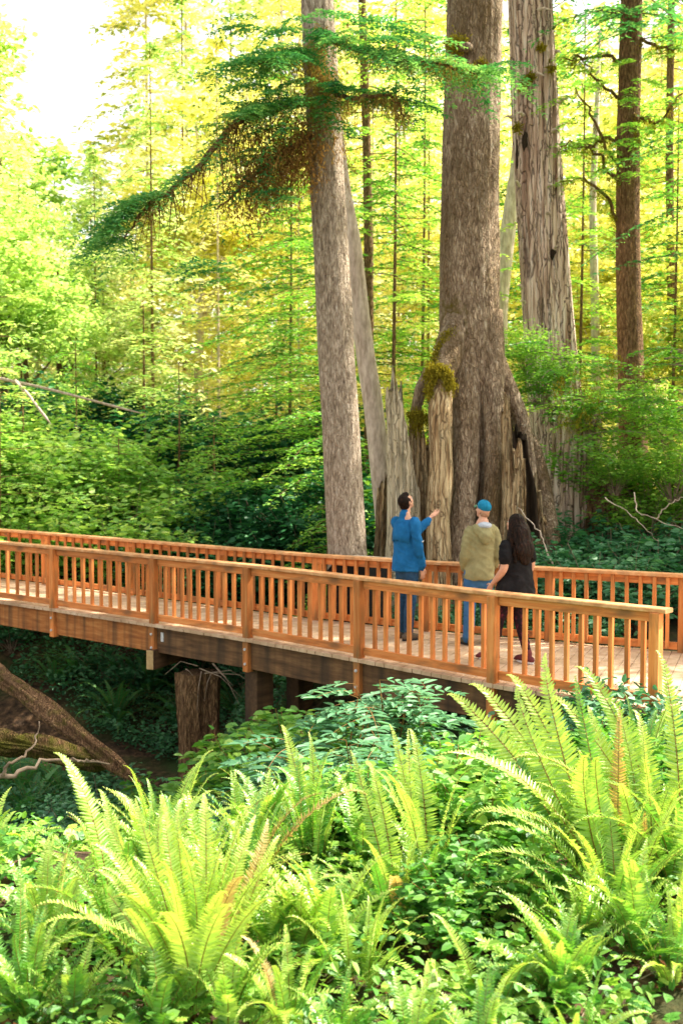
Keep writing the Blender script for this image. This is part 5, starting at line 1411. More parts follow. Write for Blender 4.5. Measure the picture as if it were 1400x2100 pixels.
hemlock('hemlock_tree', 'mid green hemlock right of the straight brown trunk', 1370, 24.0, 10.0, 2.6, 2.5, 56, 'huckle', 17, nl=0.14, sec=0.2, seclen=0.55, tint=0.38, tr=0.05, droop=0.35)
hemlock('broadleaf_sapling', 'leggy sapling with thin grey stem at the left margin', -10, 21.0, 6.5, 2.2, 2.5, 30, 'midgreen', 10, nl=0.12, sec=0.2, seclen=0.5, tint=0.6, tr=0.05, droop=0.1)
hemlock('hemlock_tree', 'slender sunny hemlock rising from the dark shrubs on the far bank', 290, 30.0, 6.0, 2.2, 1.2, 34, 'sunlit_cool', 12, nl=0.18, sec=0.22, seclen=0.6, tint=0.35, tr=0.07, droop=0.25)
for k, (px, d, H, m_) in enumerate([(40, 24.0, 3.6, 'midgreen'), (150, 26.0, 4.4, 'huckle'), (360, 25.5, 4.2, 'midgreen'), (430, 24.0, 3.2, 'huckle'), (235, 23.5, 2.8, 'midgreen')]):
    hemlock('hemlock_sapling', ['bushy light hemlock sapling by the left margin on the far bank', 'pointed hemlock sapling left of the slender sunny hemlock', 'hemlock sapling right of the slender sunny hemlock', 'short hemlock sapling at the edge of the dark hollow', 'lowest hemlock sapling among the light shrubs on the far bank'][k], px, d, H, 1.7, 0.6, 26, m_, 200 + k, nl=0.13, sec=0.16, seclen=0.5, tint=0.5, tr=0.04, droop=0.35)
hemlock('hemlock_tree', 'small bright hemlock above the hollow left of the slender conifer', 560, 29.0, 5.5, 2.2, 1.0, 34, 'sunlit_cool', 13, nl=0.18, sec=0.22, seclen=0.6, tint=0.3, tr=0.07, droop=0.3)

for (px, d, z, sd) in ((1130, 18.0, 3.3, 1), (1210, 17.8, 2.6, 2), (1330, 18.2, 2.9, 3), (1390, 17.6, 3.3, 4)):
    rq = np.random.RandomState(100 + sd); p = at(px, 900, d)
    gf, gw = G(), G()
    for k in range(14):
        a = rq.uniform(0, 2 * PI)
        spray_branch(gf, (rq.normal(0, 0.12), rq.normal(0, 0.12), rq.uniform(-0.5, 0.7)), (math.cos(a), math.sin(a)), rq.uniform(0.6, 1.5), rise=0.25, droop=0.35, sec=0.09, seclen=0.36, nl=0.085, nw=0.04, tint=0.5 + rq.uniform(-0.2, 0.2), rng=rq, wood=gw, wr=0.012)
    o = gf.obj('hemlock_branch', M['huckle'], None, loc=(p.x, p.y, z))
    tag(o, ['layered green branch tips beside the spruce roots level with the root saddle', 'layered green branch tips hanging over the weathered stump remnant', 'layered green branch tips crossing the straight brown trunk', 'layered green branch tips near the right margin above the thicket'][sd - 1], 'branch')
    gw.obj('twigs', M['twig'], o)

# background trees
rp = np.random.RandomState(81)
PROT = []
def make_proto(kind_, mats, rng):
    if kind_ == 'conifer':
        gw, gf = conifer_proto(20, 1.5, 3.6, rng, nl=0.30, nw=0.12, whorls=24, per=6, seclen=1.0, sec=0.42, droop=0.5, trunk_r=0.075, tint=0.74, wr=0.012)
    else:
        gw, gf = G(), G()
        tube(gw, [(0, 0, 0), (0.2, 0.1, 4), (0.0, 0.2, 8), (0.2, 0, 12)], [0.16, 0.13, 0.09, 0.03], seg=8)
        for k in range(9):
            a = rng.uniform(0, 2 * PI); z = rng.uniform(3.5, 10)
            c = (math.cos(a) * rng.uniform(0.5, 2.2), math.sin(a) * rng.uniform(0.5, 2.2), z + 1.2)
            tube(gw, [(0, 0, z - 0.8), (c[0] * 0.5, c[1] * 0.5, z), c], [0.06, 0.04, 0.015], seg=5, caps=False)
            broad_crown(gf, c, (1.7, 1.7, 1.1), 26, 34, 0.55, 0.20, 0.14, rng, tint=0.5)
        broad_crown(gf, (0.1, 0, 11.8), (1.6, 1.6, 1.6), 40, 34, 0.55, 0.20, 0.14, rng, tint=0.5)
    return [(gf.mesh('crown', m), gw.mesh('trunk', M['bark_pale'] if k == 0 else M['bark_brown'])) for k, m in enumerate(mats)]
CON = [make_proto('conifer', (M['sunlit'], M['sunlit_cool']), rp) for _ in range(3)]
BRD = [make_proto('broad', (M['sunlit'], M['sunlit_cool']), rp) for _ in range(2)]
def bgtree(kind_, px, d, H, mi_, label, group=None):
    p = at(px, 900, d)
    pair = (CON if kind_ == 'conifer' else BRD)[r.randint(3 if kind_ == 'conifer' else 2)][mi_]
    base = 20.0 if kind_ == 'conifer' else 13.5
    e = empty('conifer_tree' if kind_ == 'conifer' else 'broadleaf_tree', (p.x, p.y, terr(p.x, p.y) - 0.1), r.uniform(0, 6.28))
    s = H / base; e.scale = (s * r.uniform(0.9, 1.2), s * r.uniform(0.9, 1.2), s)
    tag(e, label, 'tree', group)
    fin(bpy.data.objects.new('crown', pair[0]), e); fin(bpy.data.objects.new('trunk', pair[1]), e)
def cap_h(px, d, H):
    if 15 < px < 300:
        top = 360
        return min(H, EYE + (925 - top) / F * d - terr(0, d))
    if 980 < px < 1260 and d > 40:
        return min(H, EYE + (925 - 110) / F * d)
    return H
# rows going back; each tree has its own place, height and turn
for (d0, d1, step, H0, H1, gname, lb) in [(31, 36, 150, 9, 15, 'sunlit young trees of the middle distance', 'sunlit yellow green young conifer in the middle distance behind the far bank'),
                                  (39, 46, 105, 16, 23, 'sunlit tall conifers behind', 'tall sunlit conifer in the bright wood behind the bridge'),
                                  (50, 60, 85, 24, 32, 'hazy tallest conifers at the back', 'hazy pale conifer standing at the back of the wood')]:
    px = -130.0
    while px < 1530:
        d = r.uniform(d0, d1); x = px + r.uniform(-0.3, 0.3) * step
        H = cap_h(x, d, r.uniform(H0, H1))
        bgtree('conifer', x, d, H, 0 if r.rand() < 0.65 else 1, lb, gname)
        px += step
for px, d, H in [(-60, 27, 9.5), (60, 29, 8.0), (130, 33, 8.0), (220, 36, 8), (0, 36, 11.5), (-60, 42, 17), (420, 38, 14), (1250, 33, 10), (1400, 29, 9), (1340, 36, 14), (960, 37, 13), (1450, 25, 8)]:
    bgtree('broad', px, d, H, 1 if px < 300 else 0, 'leafy broadleaf tree with scattered clumps of fresh foliage in the middle distance', 'broadleaf trees in the middle distance')
# far wood as one mass
g = G(); n = 42000
x = rp.uniform(-55, 55, n); y = rp.uniform(72, 92, n)
hmax = np.array([16 + 9 * n3(a * 0.12, 5.5, 0) + 6 * n3(a * 0.45, 1.5, 0) for a in x])
pxs = 700 + x / y * F
hmax = np.where((pxs > 60) & (pxs < 260), np.minimum(hmax, 6), hmax)
z = rp.uniform(0, 1, n) * (hmax + 8) + 2
keep = np.array([n3(a * 0.35, b * 0.1, c * 0.35) > -0.25 for a, b, c in zip(x, y, z)])
P = np.stack([x, y, z], 1)[keep]; n = len(P)
leaves4(g, P, rp.normal(0, 1, (n, 3)) * [1, 1, 0.3], rp.normal(0, 0.5, (n, 3)) + [0, 0, 1], 0.95 * rp.uniform(0.6, 1.4, n), 0.5 * rp.uniform(0.6, 1.4, n), np.clip(0.5 + rp.normal(0, 0.2, n), 0, 1))
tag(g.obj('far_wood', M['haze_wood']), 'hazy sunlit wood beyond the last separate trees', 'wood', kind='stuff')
# hummocky bright undergrowth of the clearing
g = G(); n = 26000
x = rp.uniform(-22, 24, n); y = rp.uniform(27, 50, n)
hh = rp.rand(n) * (1.2 + 1.4 * np.array([max(0, n3(a * 0.3, b * 0.3, 2)) for a, b in zip(x, y)]))
P = np.stack([x, y, np.array([terr(a, b) for a, b in zip(x, y)]) + hh], 1)
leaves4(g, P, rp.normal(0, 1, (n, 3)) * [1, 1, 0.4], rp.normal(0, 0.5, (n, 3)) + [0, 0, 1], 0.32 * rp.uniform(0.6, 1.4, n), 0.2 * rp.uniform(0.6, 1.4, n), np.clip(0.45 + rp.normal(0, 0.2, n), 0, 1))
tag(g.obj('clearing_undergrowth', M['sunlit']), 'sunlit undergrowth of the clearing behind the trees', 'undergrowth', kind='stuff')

# trees standing to the right, outside this view; they shade the bridge
for px_, (x, y, H) in enumerate([(9.6, 16.0, 20), (11.5, 19.5, 22), (14.5, 17.5, 25)]):
    pr_ = CONS[px_ % 2] if False else CON[px_ % 3][1]
    e = empty('conifer_tree', (x, y, terr(x, y) - 0.1), px_ * 1.1); s = H / 20.0; e.scale = (s, s, s)
    tag(e, 'tall conifer standing right of the view and shading the footbridge', 'tree', 'conifers right of the view')
    fin(bpy.data.objects.new('crown', pr_[0]), e); fin(bpy.data.objects.new('trunk', pr_[1]), e)

# ================================================================== people
def ell(g, c, r, mat=None, nu=16, nv=12):
    V = []
    for i in range(nv + 1):
        p = PI * i / nv
        for j in range(nu):
            t = 2 * PI * j / nu
            V.append((math.sin(p) * math.cos(t) * r[0], math.sin(p) * math.sin(t) * r[1], math.cos(p) * r[2]))
    V = np.array(V)
    if mat is not None:
        V = V @ np.array(mat.to_3x3()).T
    V = V + np.array(list(c))
    q = [(i * nu + j, (i + 1) * nu + j, (i + 1) * nu + (j + 1) % nu, i * nu + (j + 1) % nu) for i in range(nv) for j in range(nu)]
    g.add(V, q)
def fuse(g, name, mat, parent, voxel=0.010, smooth=4, wrinkle=0.0, wfreq=(9, 9, 14), seed=0.0, factor=0.6):
    """merge the closed pieces into one continuous skin"""
    me = g.mesh('tmp', mat)
    o = bpy.data.objects.new('tmp', me); COL.objects.link(o)
    m = o.modifiers.new('r', 'REMESH'); m.mode = 'VOXEL'; m.voxel_size = voxel
    if smooth:
        s = o.modifiers.new('s', 'SMOOTH'); s.factor = factor; s.iterations = smooth
    dg = bpy.context.evaluated_depsgraph_get()
    dg.update()
    out = bpy.data.meshes.new_from_object(o.evaluated_get(dg))
    bpy.data.objects.remove(o); bpy.data.meshes.remove(me)
    n = len(out.vertices)
    co_ = np.empty(n * 3, np.float32); out.vertices.foreach_get('co', co_); co_ = co_.reshape(-1, 3)
    if wrinkle:
        nr = np.empty(n * 3, np.float32); out.vertices.foreach_get('normal', nr); nr = nr.reshape(-1, 3)
        for i in range(n):
            x, y, z = co_[i]
            v = n3(x * wfreq[0] + seed, y * wfreq[1], z * wfreq[2] + x * 6)
            w_ = 1 - abs(v) * 2.4
            v2 = n3(x * 4 + seed, y * 4, z * 5)
            co_[i] += nr[i] * wrinkle * (w_ * 0.7 + v2)
        out.vertices.foreach_set('co', co_.ravel())
    out.polygons.foreach_set('use_smooth', np.ones(len(out.polygons), bool))
    out.materials.clear(); out.materials.append(mat)
    out.name = name; out.update()
    return fin(bpy.data.objects.new(name, out), parent)
def tb(g, pts, rad, seg=14, ref=(0, 1, 0)):
    tube(g, pts, rad, seg=seg, ref=ref, round_ends=True)
def flat(g, pts, rad, seg=20, ref=(0, 1, 0)):
    tube(g, pts, rad, seg=seg, ref=ref, caps=True)
def smoothed(pts, rad, n=14):
    P = resample(pts, n)
    R_ = [np.array(q if hasattr(q, '__len__') else (q, q), float) for q in rad]
    t = np.linspace(0, 1, len(R_)); T = np.linspace(0, 1, n)
    A = np.interp(T, t, [q[0] for q in R_]); B = np.interp(T, t, [q[1] for q in R_])
    return P, list(zip(A, B))
def hand(g, wrist, fwd, palm, side, curl=0.4, spread=0.12, s=1.0, thumb_out=0.8):
    """palm with four unequal fingers bending towards the palm normal, thumb from the side"""
    w_ = Vector(wrist); f = Vector(fwd).normalized(); pn = Vector(palm); pn = (pn - f * pn.dot(f)).normalized(); sd = Vector(side); sd = (sd - f * sd.dot(f) - pn * sd.dot(pn)).normalized()
    for k in np.linspace(-1, 1, 5):
        a = w_ + sd * k * 0.018 * s; b = w_ + f * 0.085 * s + sd * k * 0.030 * s
        tb(g, [a, (a + b) / 2, b], [0.013 * s, 0.015 * s, 0.012 * s], seg=8)
    for i, (k, L) in enumerate(((0.9, 0.070), (0.32, 0.080), (-0.28, 0.075), (-0.85, 0.060))):
        base = w_ + f * 0.085 * s + sd * k * 0.031 * s
        d = (f + sd * k * spread).normalized(); p = base; pts = [p]
        ang = 0
        for j, seg_ in enumerate((0.42, 0.33, 0.25)):
            ang += curl * (0.8 + 0.25 * j) * (1.0 + 0.15 * i)
            p = p + (d * math.cos(ang) + pn * math.sin(ang)) * L * seg_ * s; pts.append(p)
        tb(g, pts, [0.0088 * s, 0.0084 * s, 0.0078 * s, 0.0068 * s], seg=8)
    base = w_ + f * 0.022 * s + sd * 0.028 * s
    p1 = base + (f * 0.55 + sd * thumb_out + pn * 0.25).normalized() * 0.035 * s
    p2 = p1 + (f * 0.85 + sd * thumb_out * 0.55 + pn * 0.3).normalized() * 0.030 * s
    p3 = p2 + (f * 1.0 + sd * 0.15 + pn * 0.35).normalized() * 0.024 * s
    tb(g, [w_ + f * 0.012 * s, base, p1, p2, p3], [0.014 * s, 0.013 * s, 0.0105 * s, 0.0095 * s, 0.008 * s], seg=8)

skin = surf_mat('skin', [(0.3, (0.60, 0.30, 0.19)), (0.7, (0.72, 0.40, 0.27))], nscale=18, rough=0.5, bump=0.08, bdist=0.002, spec=0.35)
eye_w = surf_mat('eye', [(0.3, (0.6, 0.6, 0.58)), (0.7, (0.7, 0.7, 0.68))], nscale=5, rough=0.2, bump=0, spec=0.5)
lip = surf_mat('lips', [(0.3, (0.42, 0.15, 0.11)), (0.7, (0.50, 0.19, 0.14))], nscale=20, rough=0.5, bump=0)
def cloth(name, c, k=1.0, weave=60, br=0.18):
    a = tuple(v * 0.72 for v in c); b = c; d = tuple(min(1, v * 1.25 + 0.01) for v in c)
    return surf_mat(name, [(0.3, a), (0.5, b), (0.72, d)], nscale=7, rough=0.85, bump=0.2, bdist=0.003, spec=0.15)
def head(P, c, yaw, pitch, roll=0.0, hs=1.0, bodyg=None, neck_base=None, nr=0.055):
    Mh = Matrix.Rotation(yaw, 4, 'Z') @ Matrix.Rotation(pitch, 4, 'X') @ Matrix.Rotation(roll, 4, 'Y')
    c = Vector(c)
    def T(x, y, z): return c + (Mh @ Vector((x, y, z))) * hs
    g = bodyg
    ell(g, T(0, -0.012, 0.025), (0.076 * hs, 0.094 * hs, 0.088 * hs), Mh)
    ell(g, T(0, 0.025, -0.020), (0.064 * hs, 0.066 * hs, 0.075 * hs), Mh)
    ell(g, T(0, 0.045, -0.070), (0.045 * hs, 0.040 * hs, 0.038 * hs), Mh)   # jaw
    ell(g, T(0, 0.080, 0.022), (0.050 * hs, 0.014 * hs, 0.012 * hs), Mh)     # brow
    tb(g, [T(0, 0.088, 0.012), T(0, 0.104, -0.016), T(0, 0.100, -0.026)], [0.007 * hs, 0.011 * hs, 0.012 * hs], seg=8)
    ell(g, T(0, 0.083, -0.052), (0.024 * hs, 0.012 * hs, 0.011 * hs), Mh)
    for s in (-1, 1):
        ell(g, T(s * 0.077, -0.008, -0.012), (0.009 * hs, 0.019 * hs, 0.032 * hs), Mh @ Matrix.Rotation(s * -0.3, 4, 'Z'))
        ell(g, T(s * 0.040, 0.066, -0.022), (0.020 * hs, 0.018 * hs, 0.018 * hs), Mh)
    tb(g, [Vector(neck_base), T(0, -0.020, -0.055)], [nr * 1.12, nr * 0.98], seg=14)
    return T, Mh
def face_bits(T, Mh, hs, parent):
    for s in (-1, 1):
        g = G(); ell(g, T(s * 0.030, 0.078, 0.004), (0.011 * hs, 0.009 * hs, 0.008 * hs), Mh, 10, 8); g.obj('eye', eye_w, parent, smooth=True)
    g = G(); ell(g, T(0, 0.094, -0.052), (0.020 * hs, 0.005 * hs, 0.006 * hs), Mh, 10, 8); g.obj('mouth', lip, parent, smooth=True)
def shoe(g, ank, yaw, L=0.29, w_=0.095, h=0.10):
    Mz = Matrix.Rotation(yaw, 4, 'Z')
    a = Vector((ank[0], ank[1], 0))
    def T(x, y, z): return a + Mz @ Vector((x, y, z))
    pts = [T(0, -0.07, 0.045), T(0, 0.0, 0.050), T(0.0, 0.08, 0.046), T(0, 0.15, 0.038), T(0, L - 0.085, 0.030)]
    tb(g, pts, [(0.036, 0.040), (0.038, 0.047), (0.044, 0.042), (0.046, 0.034), (0.036, 0.024)], seg=14, ref=(0, 0, 1))
    tb(g, [T(0, -0.01, 0.05), T(0, -0.012, h + 0.02)], [0.045, 0.047])
    return T
def sole(parent, ank, yaw, L, mat):
    g = G(); n = 20; V = []
    for z in (0.001, 0.022):
        for i in range(n):
            t = 2 * PI * i / n
            y = (math.sin(t) * 0.5) * (L) + L * 0.5 - 0.105; x = math.cos(t) * 0.050 * (1.0 if math.sin(t) > 0 else 0.85)
            V.append((x, y, z))
    c, s = math.cos(yaw), math.sin(yaw)
    V = [(ank[0] + x * c - y * s, ank[1] + x * s + y * c, z) for x, y, z in V]
    V += [(np.mean([v[0] for v in V]), np.mean([v[1] for v in V]), 0.022), (np.mean([v[0] for v in V]), np.mean([v[1] for v in V]), 0.001)]
    g.add(V, [(i, (i + 1) % n, n + (i + 1) % n, n + i) for i in range(n)], [(n + i, n + (i + 1) % n, 2 * n) for i in range(n)] + [((i + 1) % n, i, 2 * n + 1) for i in range(n)])
    return g.obj('sole', mat, parent)

def leg_pts(hip, knee, ank): return [hip, tuple((np.array(hip) * 0.5 + np.array(knee) * 0.5) + [0, 0.01, 0]), knee, tuple((np.array(knee) * 0.55 + np.array(ank) * 0.45) + [0, -0.02, 0]), ank]

# ---------------------------------------------------------------- man in the blue jacket, arm held out, looking up
o1 = at_z(832, 1311, 0); o1.z = 0.004
man = empty('person', o1, math.radians(-50)); man.scale = (0.89, 0.89, 1.0)
tag(man, 'person in a blue jacket and jeans looking up with one arm held out', 'person')
J = {'lh': (-0.095, 0, 0.94), 'lk': (-0.10, 0.03, 0.50), 'la': (-0.115, 0.02, 0.09), 'rh': (0.095, 0, 0.94), 'rk': (0.10, 0.0, 0.50), 'ra': (0.115, -0.06, 0.09)}
g = G()
for s in 'lr':
    P_, R_ = smoothed(leg_pts(J[s + 'h'], J[s + 'k'], J[s + 'a']), [0.078, 0.070, 0.050, 0.050, 0.036]); tb(g, P_, R_)
    tb(g, [J[s + 'a'], (J[s + 'a'][0], J[s + 'a'][1] + 0.10, 0.045)], [0.034, 0.03])
P_, R_ = smoothed([(0, 0, 0.90), (0, 0.0, 1.05), (0, -0.01, 1.22), (0, -0.015, 1.38), (0, -0.02, 1.47)], [(0.150, 0.105), (0.135, 0.095), (0.155, 0.105), (0.165, 0.105), (0.10, 0.07)]); tb(g, P_, R_)
# right arm hangs, a little forward; left arm reaches forward and up, palm open
RA = [(0.185, -0.02, 1.42), (0.225, -0.03, 1.28), (0.235, -0.01, 1.13), (0.225, 0.05, 1.00), (0.215, 0.09, 0.89)]
LA = [(-0.175, -0.02, 1.41), (-0.15, 0.09, 1.32), (-0.10, 0.22, 1.25), (-0.06, 0.36, 1.35), (-0.03, 0.48, 1.455)]
for A in (RA, LA):
    P_, R_ = smoothed(A, [0.050, 0.044, 0.038, 0.034, 0.024]); tb(g, P_, R_)
hand(g, (0.214, 0.095, 0.875), (-0.03, 0.16, -1), (-1, 0.1, 0), (0, 1, 0.2), curl=0.28)
hand(g, (-0.028, 0.49, 1.462), (0.05, 0.88, 0.50), (0.15, -0.35, 0.9), (1, 0, -0.1), curl=0.10, spread=0.22)
T1, M1 = head(man, (0.0, 0.0, 1.665), -0.05, 0.52, 0, 1.0, g, (0, -0.02, 1.46))
body = fuse(g, 'body', skin, man, voxel=0.0065, smooth=3)
face_bits(T1, M1, 1.0, man)
blue = cloth('blue_shell_fabric', (0.012, 0.135, 0.34))
g = G()
P_, R_ = smoothed([(0, 0.0, 0.83), (0, 0.0, 0.95), (0, -0.002, 1.08), (0, -0.012, 1.22), (0, -0.02, 1.36), (0, -0.025, 1.455)], [(0.222, 0.172), (0.214, 0.164), (0.190, 0.140), (0.192, 0.132), (0.188, 0.120), (0.11, 0.085)], 18); flat(g, P_, R_, 24)
P_, R_ = smoothed(RA, [0.076, 0.072, 0.065, 0.060, 0.050]); tb(g, P_, R_)
P_, R_ = smoothed(LA[:4] + [(-0.035, 0.455, 1.425)], [0.074, 0.068, 0.062, 0.055, 0.046]); tb(g, P_, R_)
tb(g, [(0, -0.03, 1.44), (0, -0.025, 1.515)], [(0.080, 0.078), (0.070, 0.072)])
jk = fuse(g, 'jacket', blue, man, voxel=0.009, smooth=5, wrinkle=0.012, seed=3.0)
g = G()   # the loose yoke flap across the upper back
n = 16; V = []
for k, (z, yy, ww) in enumerate([(1.44, -0.112, 0.14), (1.36, -0.146, 0.17), (1.28, -0.160, 0.175), (1.21, -0.170, 0.17)]):
    for i in range(n):
        u = i / (n - 1) * 2 - 1
        V.append((u * ww, yy + 0.075 * u * u + 0.006 * math.sin(u * 9 + k), z - 0.03 * abs(u) * (k > 2) + 0.006 * math.sin(u * 11)))
g.add(V, [(k * n + i, k * n + i + 1, (k + 1) * n + i + 1, (k + 1) * n + i) for k in range(3) for i in range(n - 1)])
fl = g.obj('back_flap', blue, jk, smooth=True)
mdf = fl.modifiers.new('thick', 'SOLIDIFY'); mdf.thickness = 0.006
white = surf_mat('white_print', [(0.3, (0.7, 0.7, 0.7)), (0.7, (0.8, 0.8, 0.8))], nscale=5, bump=0)
g = G()
tube(g, [(0.304, 0.000, 1.205), (0.305, 0.012, 1.196), (0.303, 0.026, 1.204), (0.298, 0.042, 1.213)], [0.0035, 0.006, 0.005, 0.002], seg=6)
g.obj('sleeve_emblem', white, jk)
denim_d = cloth('dark_denim', (0.022, 0.065, 0.13))
g = G()
for s in 'lr':
    P_, R_ = smoothed(leg_pts(J[s + 'h'], J[s + 'k'], (J[s + 'a'][0], J[s + 'a'][1], 0.10)), [0.105, 0.094, 0.076, 0.072, 0.062]); tb(g, P_, R_)
P_, R_ = smoothed([(0, 0, 0.86), (0, 0, 0.96), (0, 0, 1.04)], [(0.160, 0.120), (0.162, 0.118), (0.14, 0.10)]); tb(g, P_, R_)
fuse(g, 'jeans', denim_d, man, voxel=0.010, smooth=4, wrinkle=0.007, wfreq=(7, 7, 18), seed=4.0)
boot = cloth('grey_boot', (0.11, 0.085, 0.06)); rubber = cloth('dark_sole', (0.03, 0.03, 0.03))
for s, yw in (('l', 0.15), ('r', -0.2)):
    g = G(); shoe(g, J[s + 'a'], yw); sh = fuse(g, 'shoe', boot, man, voxel=0.007, smooth=3, wrinkle=0.002)
    sole(sh, J[s + 'a'], yw, 0.30, rubber)
hair_d = surf_mat('dark_hair', [(0.35, (0.003, 0.0015, 0.001)), (0.5, (0.010, 0.005, 0.003)), (0.72, (0.055, 0.022, 0.012))], scale=(9, 9, 1.5), nscale=12, rough=0.6, bump=0.8, bdist=0.006, spec=0.12)
g = G()
ell(g, T1(0, -0.028, 0.030), (0.083, 0.090, 0.088), M1); ell(g, T1(0, -0.048, -0.020), (0.072, 0.062, 0.070), M1)
ell(g, T1(0, 0.018, 0.078), (0.060, 0.055, 0.040), M1); ell(g, T1(0.068, 0.012, 0.01), (0.013, 0.020, 0.035), M1); ell(g, T1(-0.068, 0.012, 0.01), (0.013, 0.020, 0.035), M1)
fuse(g, 'hair', hair_d, man, voxel=0.006, smooth=2, wrinkle=0.004, wfreq=(30, 30, 18))

# ---------------------------------------------------------------- man in the olive hooded jacket and teal cap, seen from behind
o2 = at_z(982, 1322, 0); o2.z = 0.004
man2 = empty('person', o2, math.radians(10)); man2.scale = (0.89, 0.89, 0.97)
tag(man2, 'person in an olive hooded jacket, jeans and teal cap seen from behind', 'person')
J = {'lh': (-0.092, 0, 0.92), 'lk': (-0.13, 0.02, 0.49), 'la': (-0.155, -0.01, 0.09), 'rh': (0.092, 0, 0.92), 'rk': (0.105, 0.05, 0.49), 'ra': (0.115, 0.04, 0.09)}
g = G()
for s in 'lr':
    P_, R_ = smoothed(leg_pts(J[s + 'h'], J[s + 'k'], J[s + 'a']), [0.080, 0.072, 0.052, 0.050, 0.036]); tb(g, P_, R_)
    tb(g, [J[s + 'a'], (J[s + 'a'][0], J[s + 'a'][1] + 0.10, 0.045)], [0.034, 0.03])
P_, R_ = smoothed([(0, 0, 0.88), (0.0, 0.0, 1.03), (0.01, -0.005, 1.20), (0.02, -0.01, 1.36), (0.03, -0.015, 1.45)], [(0.155, 0.11), (0.145, 0.105), (0.165, 0.11), (0.17, 0.11), (0.10, 0.07)]); tb(g, P_, R_)
LA = [(-0.140, -0.01, 1.375), (-0.190, -0.03, 1.24), (-0.222, -0.045, 1.09), (-0.200, 0.05, 0.98), (-0.165, 0.12, 0.91)]
RA = [(0.180, -0.01, 1.375), (0.220, -0.02, 1.24), (0.240, -0.035, 1.09), (0.222, 0.06, 0.98), (0.190, 0.13, 0.91)]
for A in (RA, LA):
    P_, R_ = smoothed(A, [0.052, 0.046, 0.040, 0.034, 0.026]); tb(g, P_, R_)
hand(g, (-0.162, 0.125, 0.905), (0.35, 0.5, -0.8), (0.8, 0.1, 0.4), (0, 1, 0.5), curl=0.35)
hand(g, (0.188, 0.135, 0.905), (-0.35, 0.5, -0.8), (-0.8, 0.1, 0.4), (0, 1, 0.5), curl=0.35)
T2, M2 = head(man2, (0.045, 0.01, 1.635), 0.45, 0.30, 0, 1.0, g, (0.03, -0.02, 1.43))
fuse(g, 'body', skin, man2, voxel=0.0065, smooth=3)
face_bits(T2, M2, 1.0, man2)
olive = cloth('olive_cotton', (0.30, 0.27, 0.13))
g = G()
P_, R_ = smoothed([(0, 0.0, 0.80), (0, 0.0, 0.90), (0.0, -0.002, 1.05), (0.01, -0.008, 1.18), (0.02, -0.014, 1.31), (0.025, -0.018, 1.38), (0.03, -0.02, 1.445)], [(0.200, 0.162), (0.198, 0.165), (0.180, 0.148), (0.182, 0.140), (0.186, 0.132), (0.165, 0.115), (0.10, 0.085)], 20); flat(g, P_, R_, 24)
for A, k in ((LA, 0), (RA, 1)):
    P_, R_ = smoothed(A, [0.072, 0.068, 0.064, 0.058, 0.048]); tb(g, P_, R_)
tb(g, [(-0.04, 0, 1.395), (-0.12, -0.005, 1.37)], [0.068, 0.064]); tb(g, [(0.09, 0, 1.395), (0.16, -0.005, 1.37)], [0.068, 0.064])
oj = fuse(g, 'jacket', olive, man2, voxel=0.009, smooth=5, wrinkle=0.012, seed=7.0, wfreq=(6, 6, 11))
# hood: draped pouch on the back with an open rim, grey lining inside
g = G()
for a0 in np.linspace(-1.15, 1.15, 9):
    x = 0.03 + math.sin(a0) * 0.118; y = -0.035 - math.cos(a0) * 0.125
    ell(g, (x, y, 1.435 - 0.060 * math.cos(a0)), (0.052, 0.050, 0.055 + 0.02 * math.cos(a0)))
ell(g, (0.03, -0.175, 1.335), (0.095, 0.060, 0.075)); ell(g, (0.03, -0.175, 1.28), (0.055, 0.050, 0.06))
hd = fuse(g, 'hood', olive, man2, voxel=0.009, smooth=5, wrinkle=0.007, seed=9.0)
lining = cloth('grey_jersey', (0.42, 0.46, 0.52))
g = G()
ell(g, (0.03, -0.115, 1.452), (0.098, 0.095, 0.045)); ell(g, (0.03, -0.01, 1.478), (0.082, 0.06, 0.035))
fuse(g, 'hood_lining', lining, hd, voxel=0.008, smooth=3, wrinkle=0.006)
denim = cloth('blue_denim', (0.05, 0.15, 0.32))
g = G()
for s in 'lr':
    P_, R_ = smoothed(leg_pts(J[s + 'h'], J[s + 'k'], (J[s + 'a'][0], J[s + 'a'][1], 0.085)), [0.110, 0.100, 0.082, 0.078, 0.072]); tb(g, P_, R_)
P_, R_ = smoothed([(0, 0, 0.83), (0, 0, 0.93), (0, 0, 1.00)], [(0.160, 0.120), (0.160, 0.118), (0.14, 0.10)]); tb(g, P_, R_)
jn = fuse(g, 'jeans', denim, man2, voxel=0.010, smooth=4, wrinkle=0.007, wfreq=(7, 7, 20), seed=11.0)
shoe_m = cloth('olive_shoe', (0.10, 0.095, 0.06))
for s, yw in (('l', 0.35), ('r', -0.15)):
    g = G(); shoe(g, J[s + 'a'], yw); sh = fuse(g, 'shoe', shoe_m, man2, voxel=0.007, smooth=3, wrinkle=0.002)
    sole(sh, J[s + 'a'], yw, 0.30, rubber)
teal = cloth('teal_cotton', (0.012, 0.20, 0.36))
g = G()
ell(g, T2(0, -0.012, 0.052), (0.086, 0.102, 0.078), M2)
cp = fuse(g, 'cap', teal, man2, voxel=0.006, smooth=2, wrinkle=0.002)
g = G()
V = []
for k, rr in enumerate((0.0, 0.35, 0.7, 1.0)):
    for i in range(11):
        a = -1.25 + 2.5 * i / 10
        V.append(T2(math.sin(a) * (0.078 - 0.008 * rr), 0.055 + math.cos(a) * 0.035 + rr * 0.062 * math.cos(a * 0.8), 0.030 - 0.016 * rr - 0.014 * abs(math.sin(a)) ))
g.add([list(v) for v in V], [(k * 11 + i, k * 11 + i + 1, (k + 1) * 11 + i + 1, (k + 1) * 11 + i) for k in range(3) for i in range(10)])
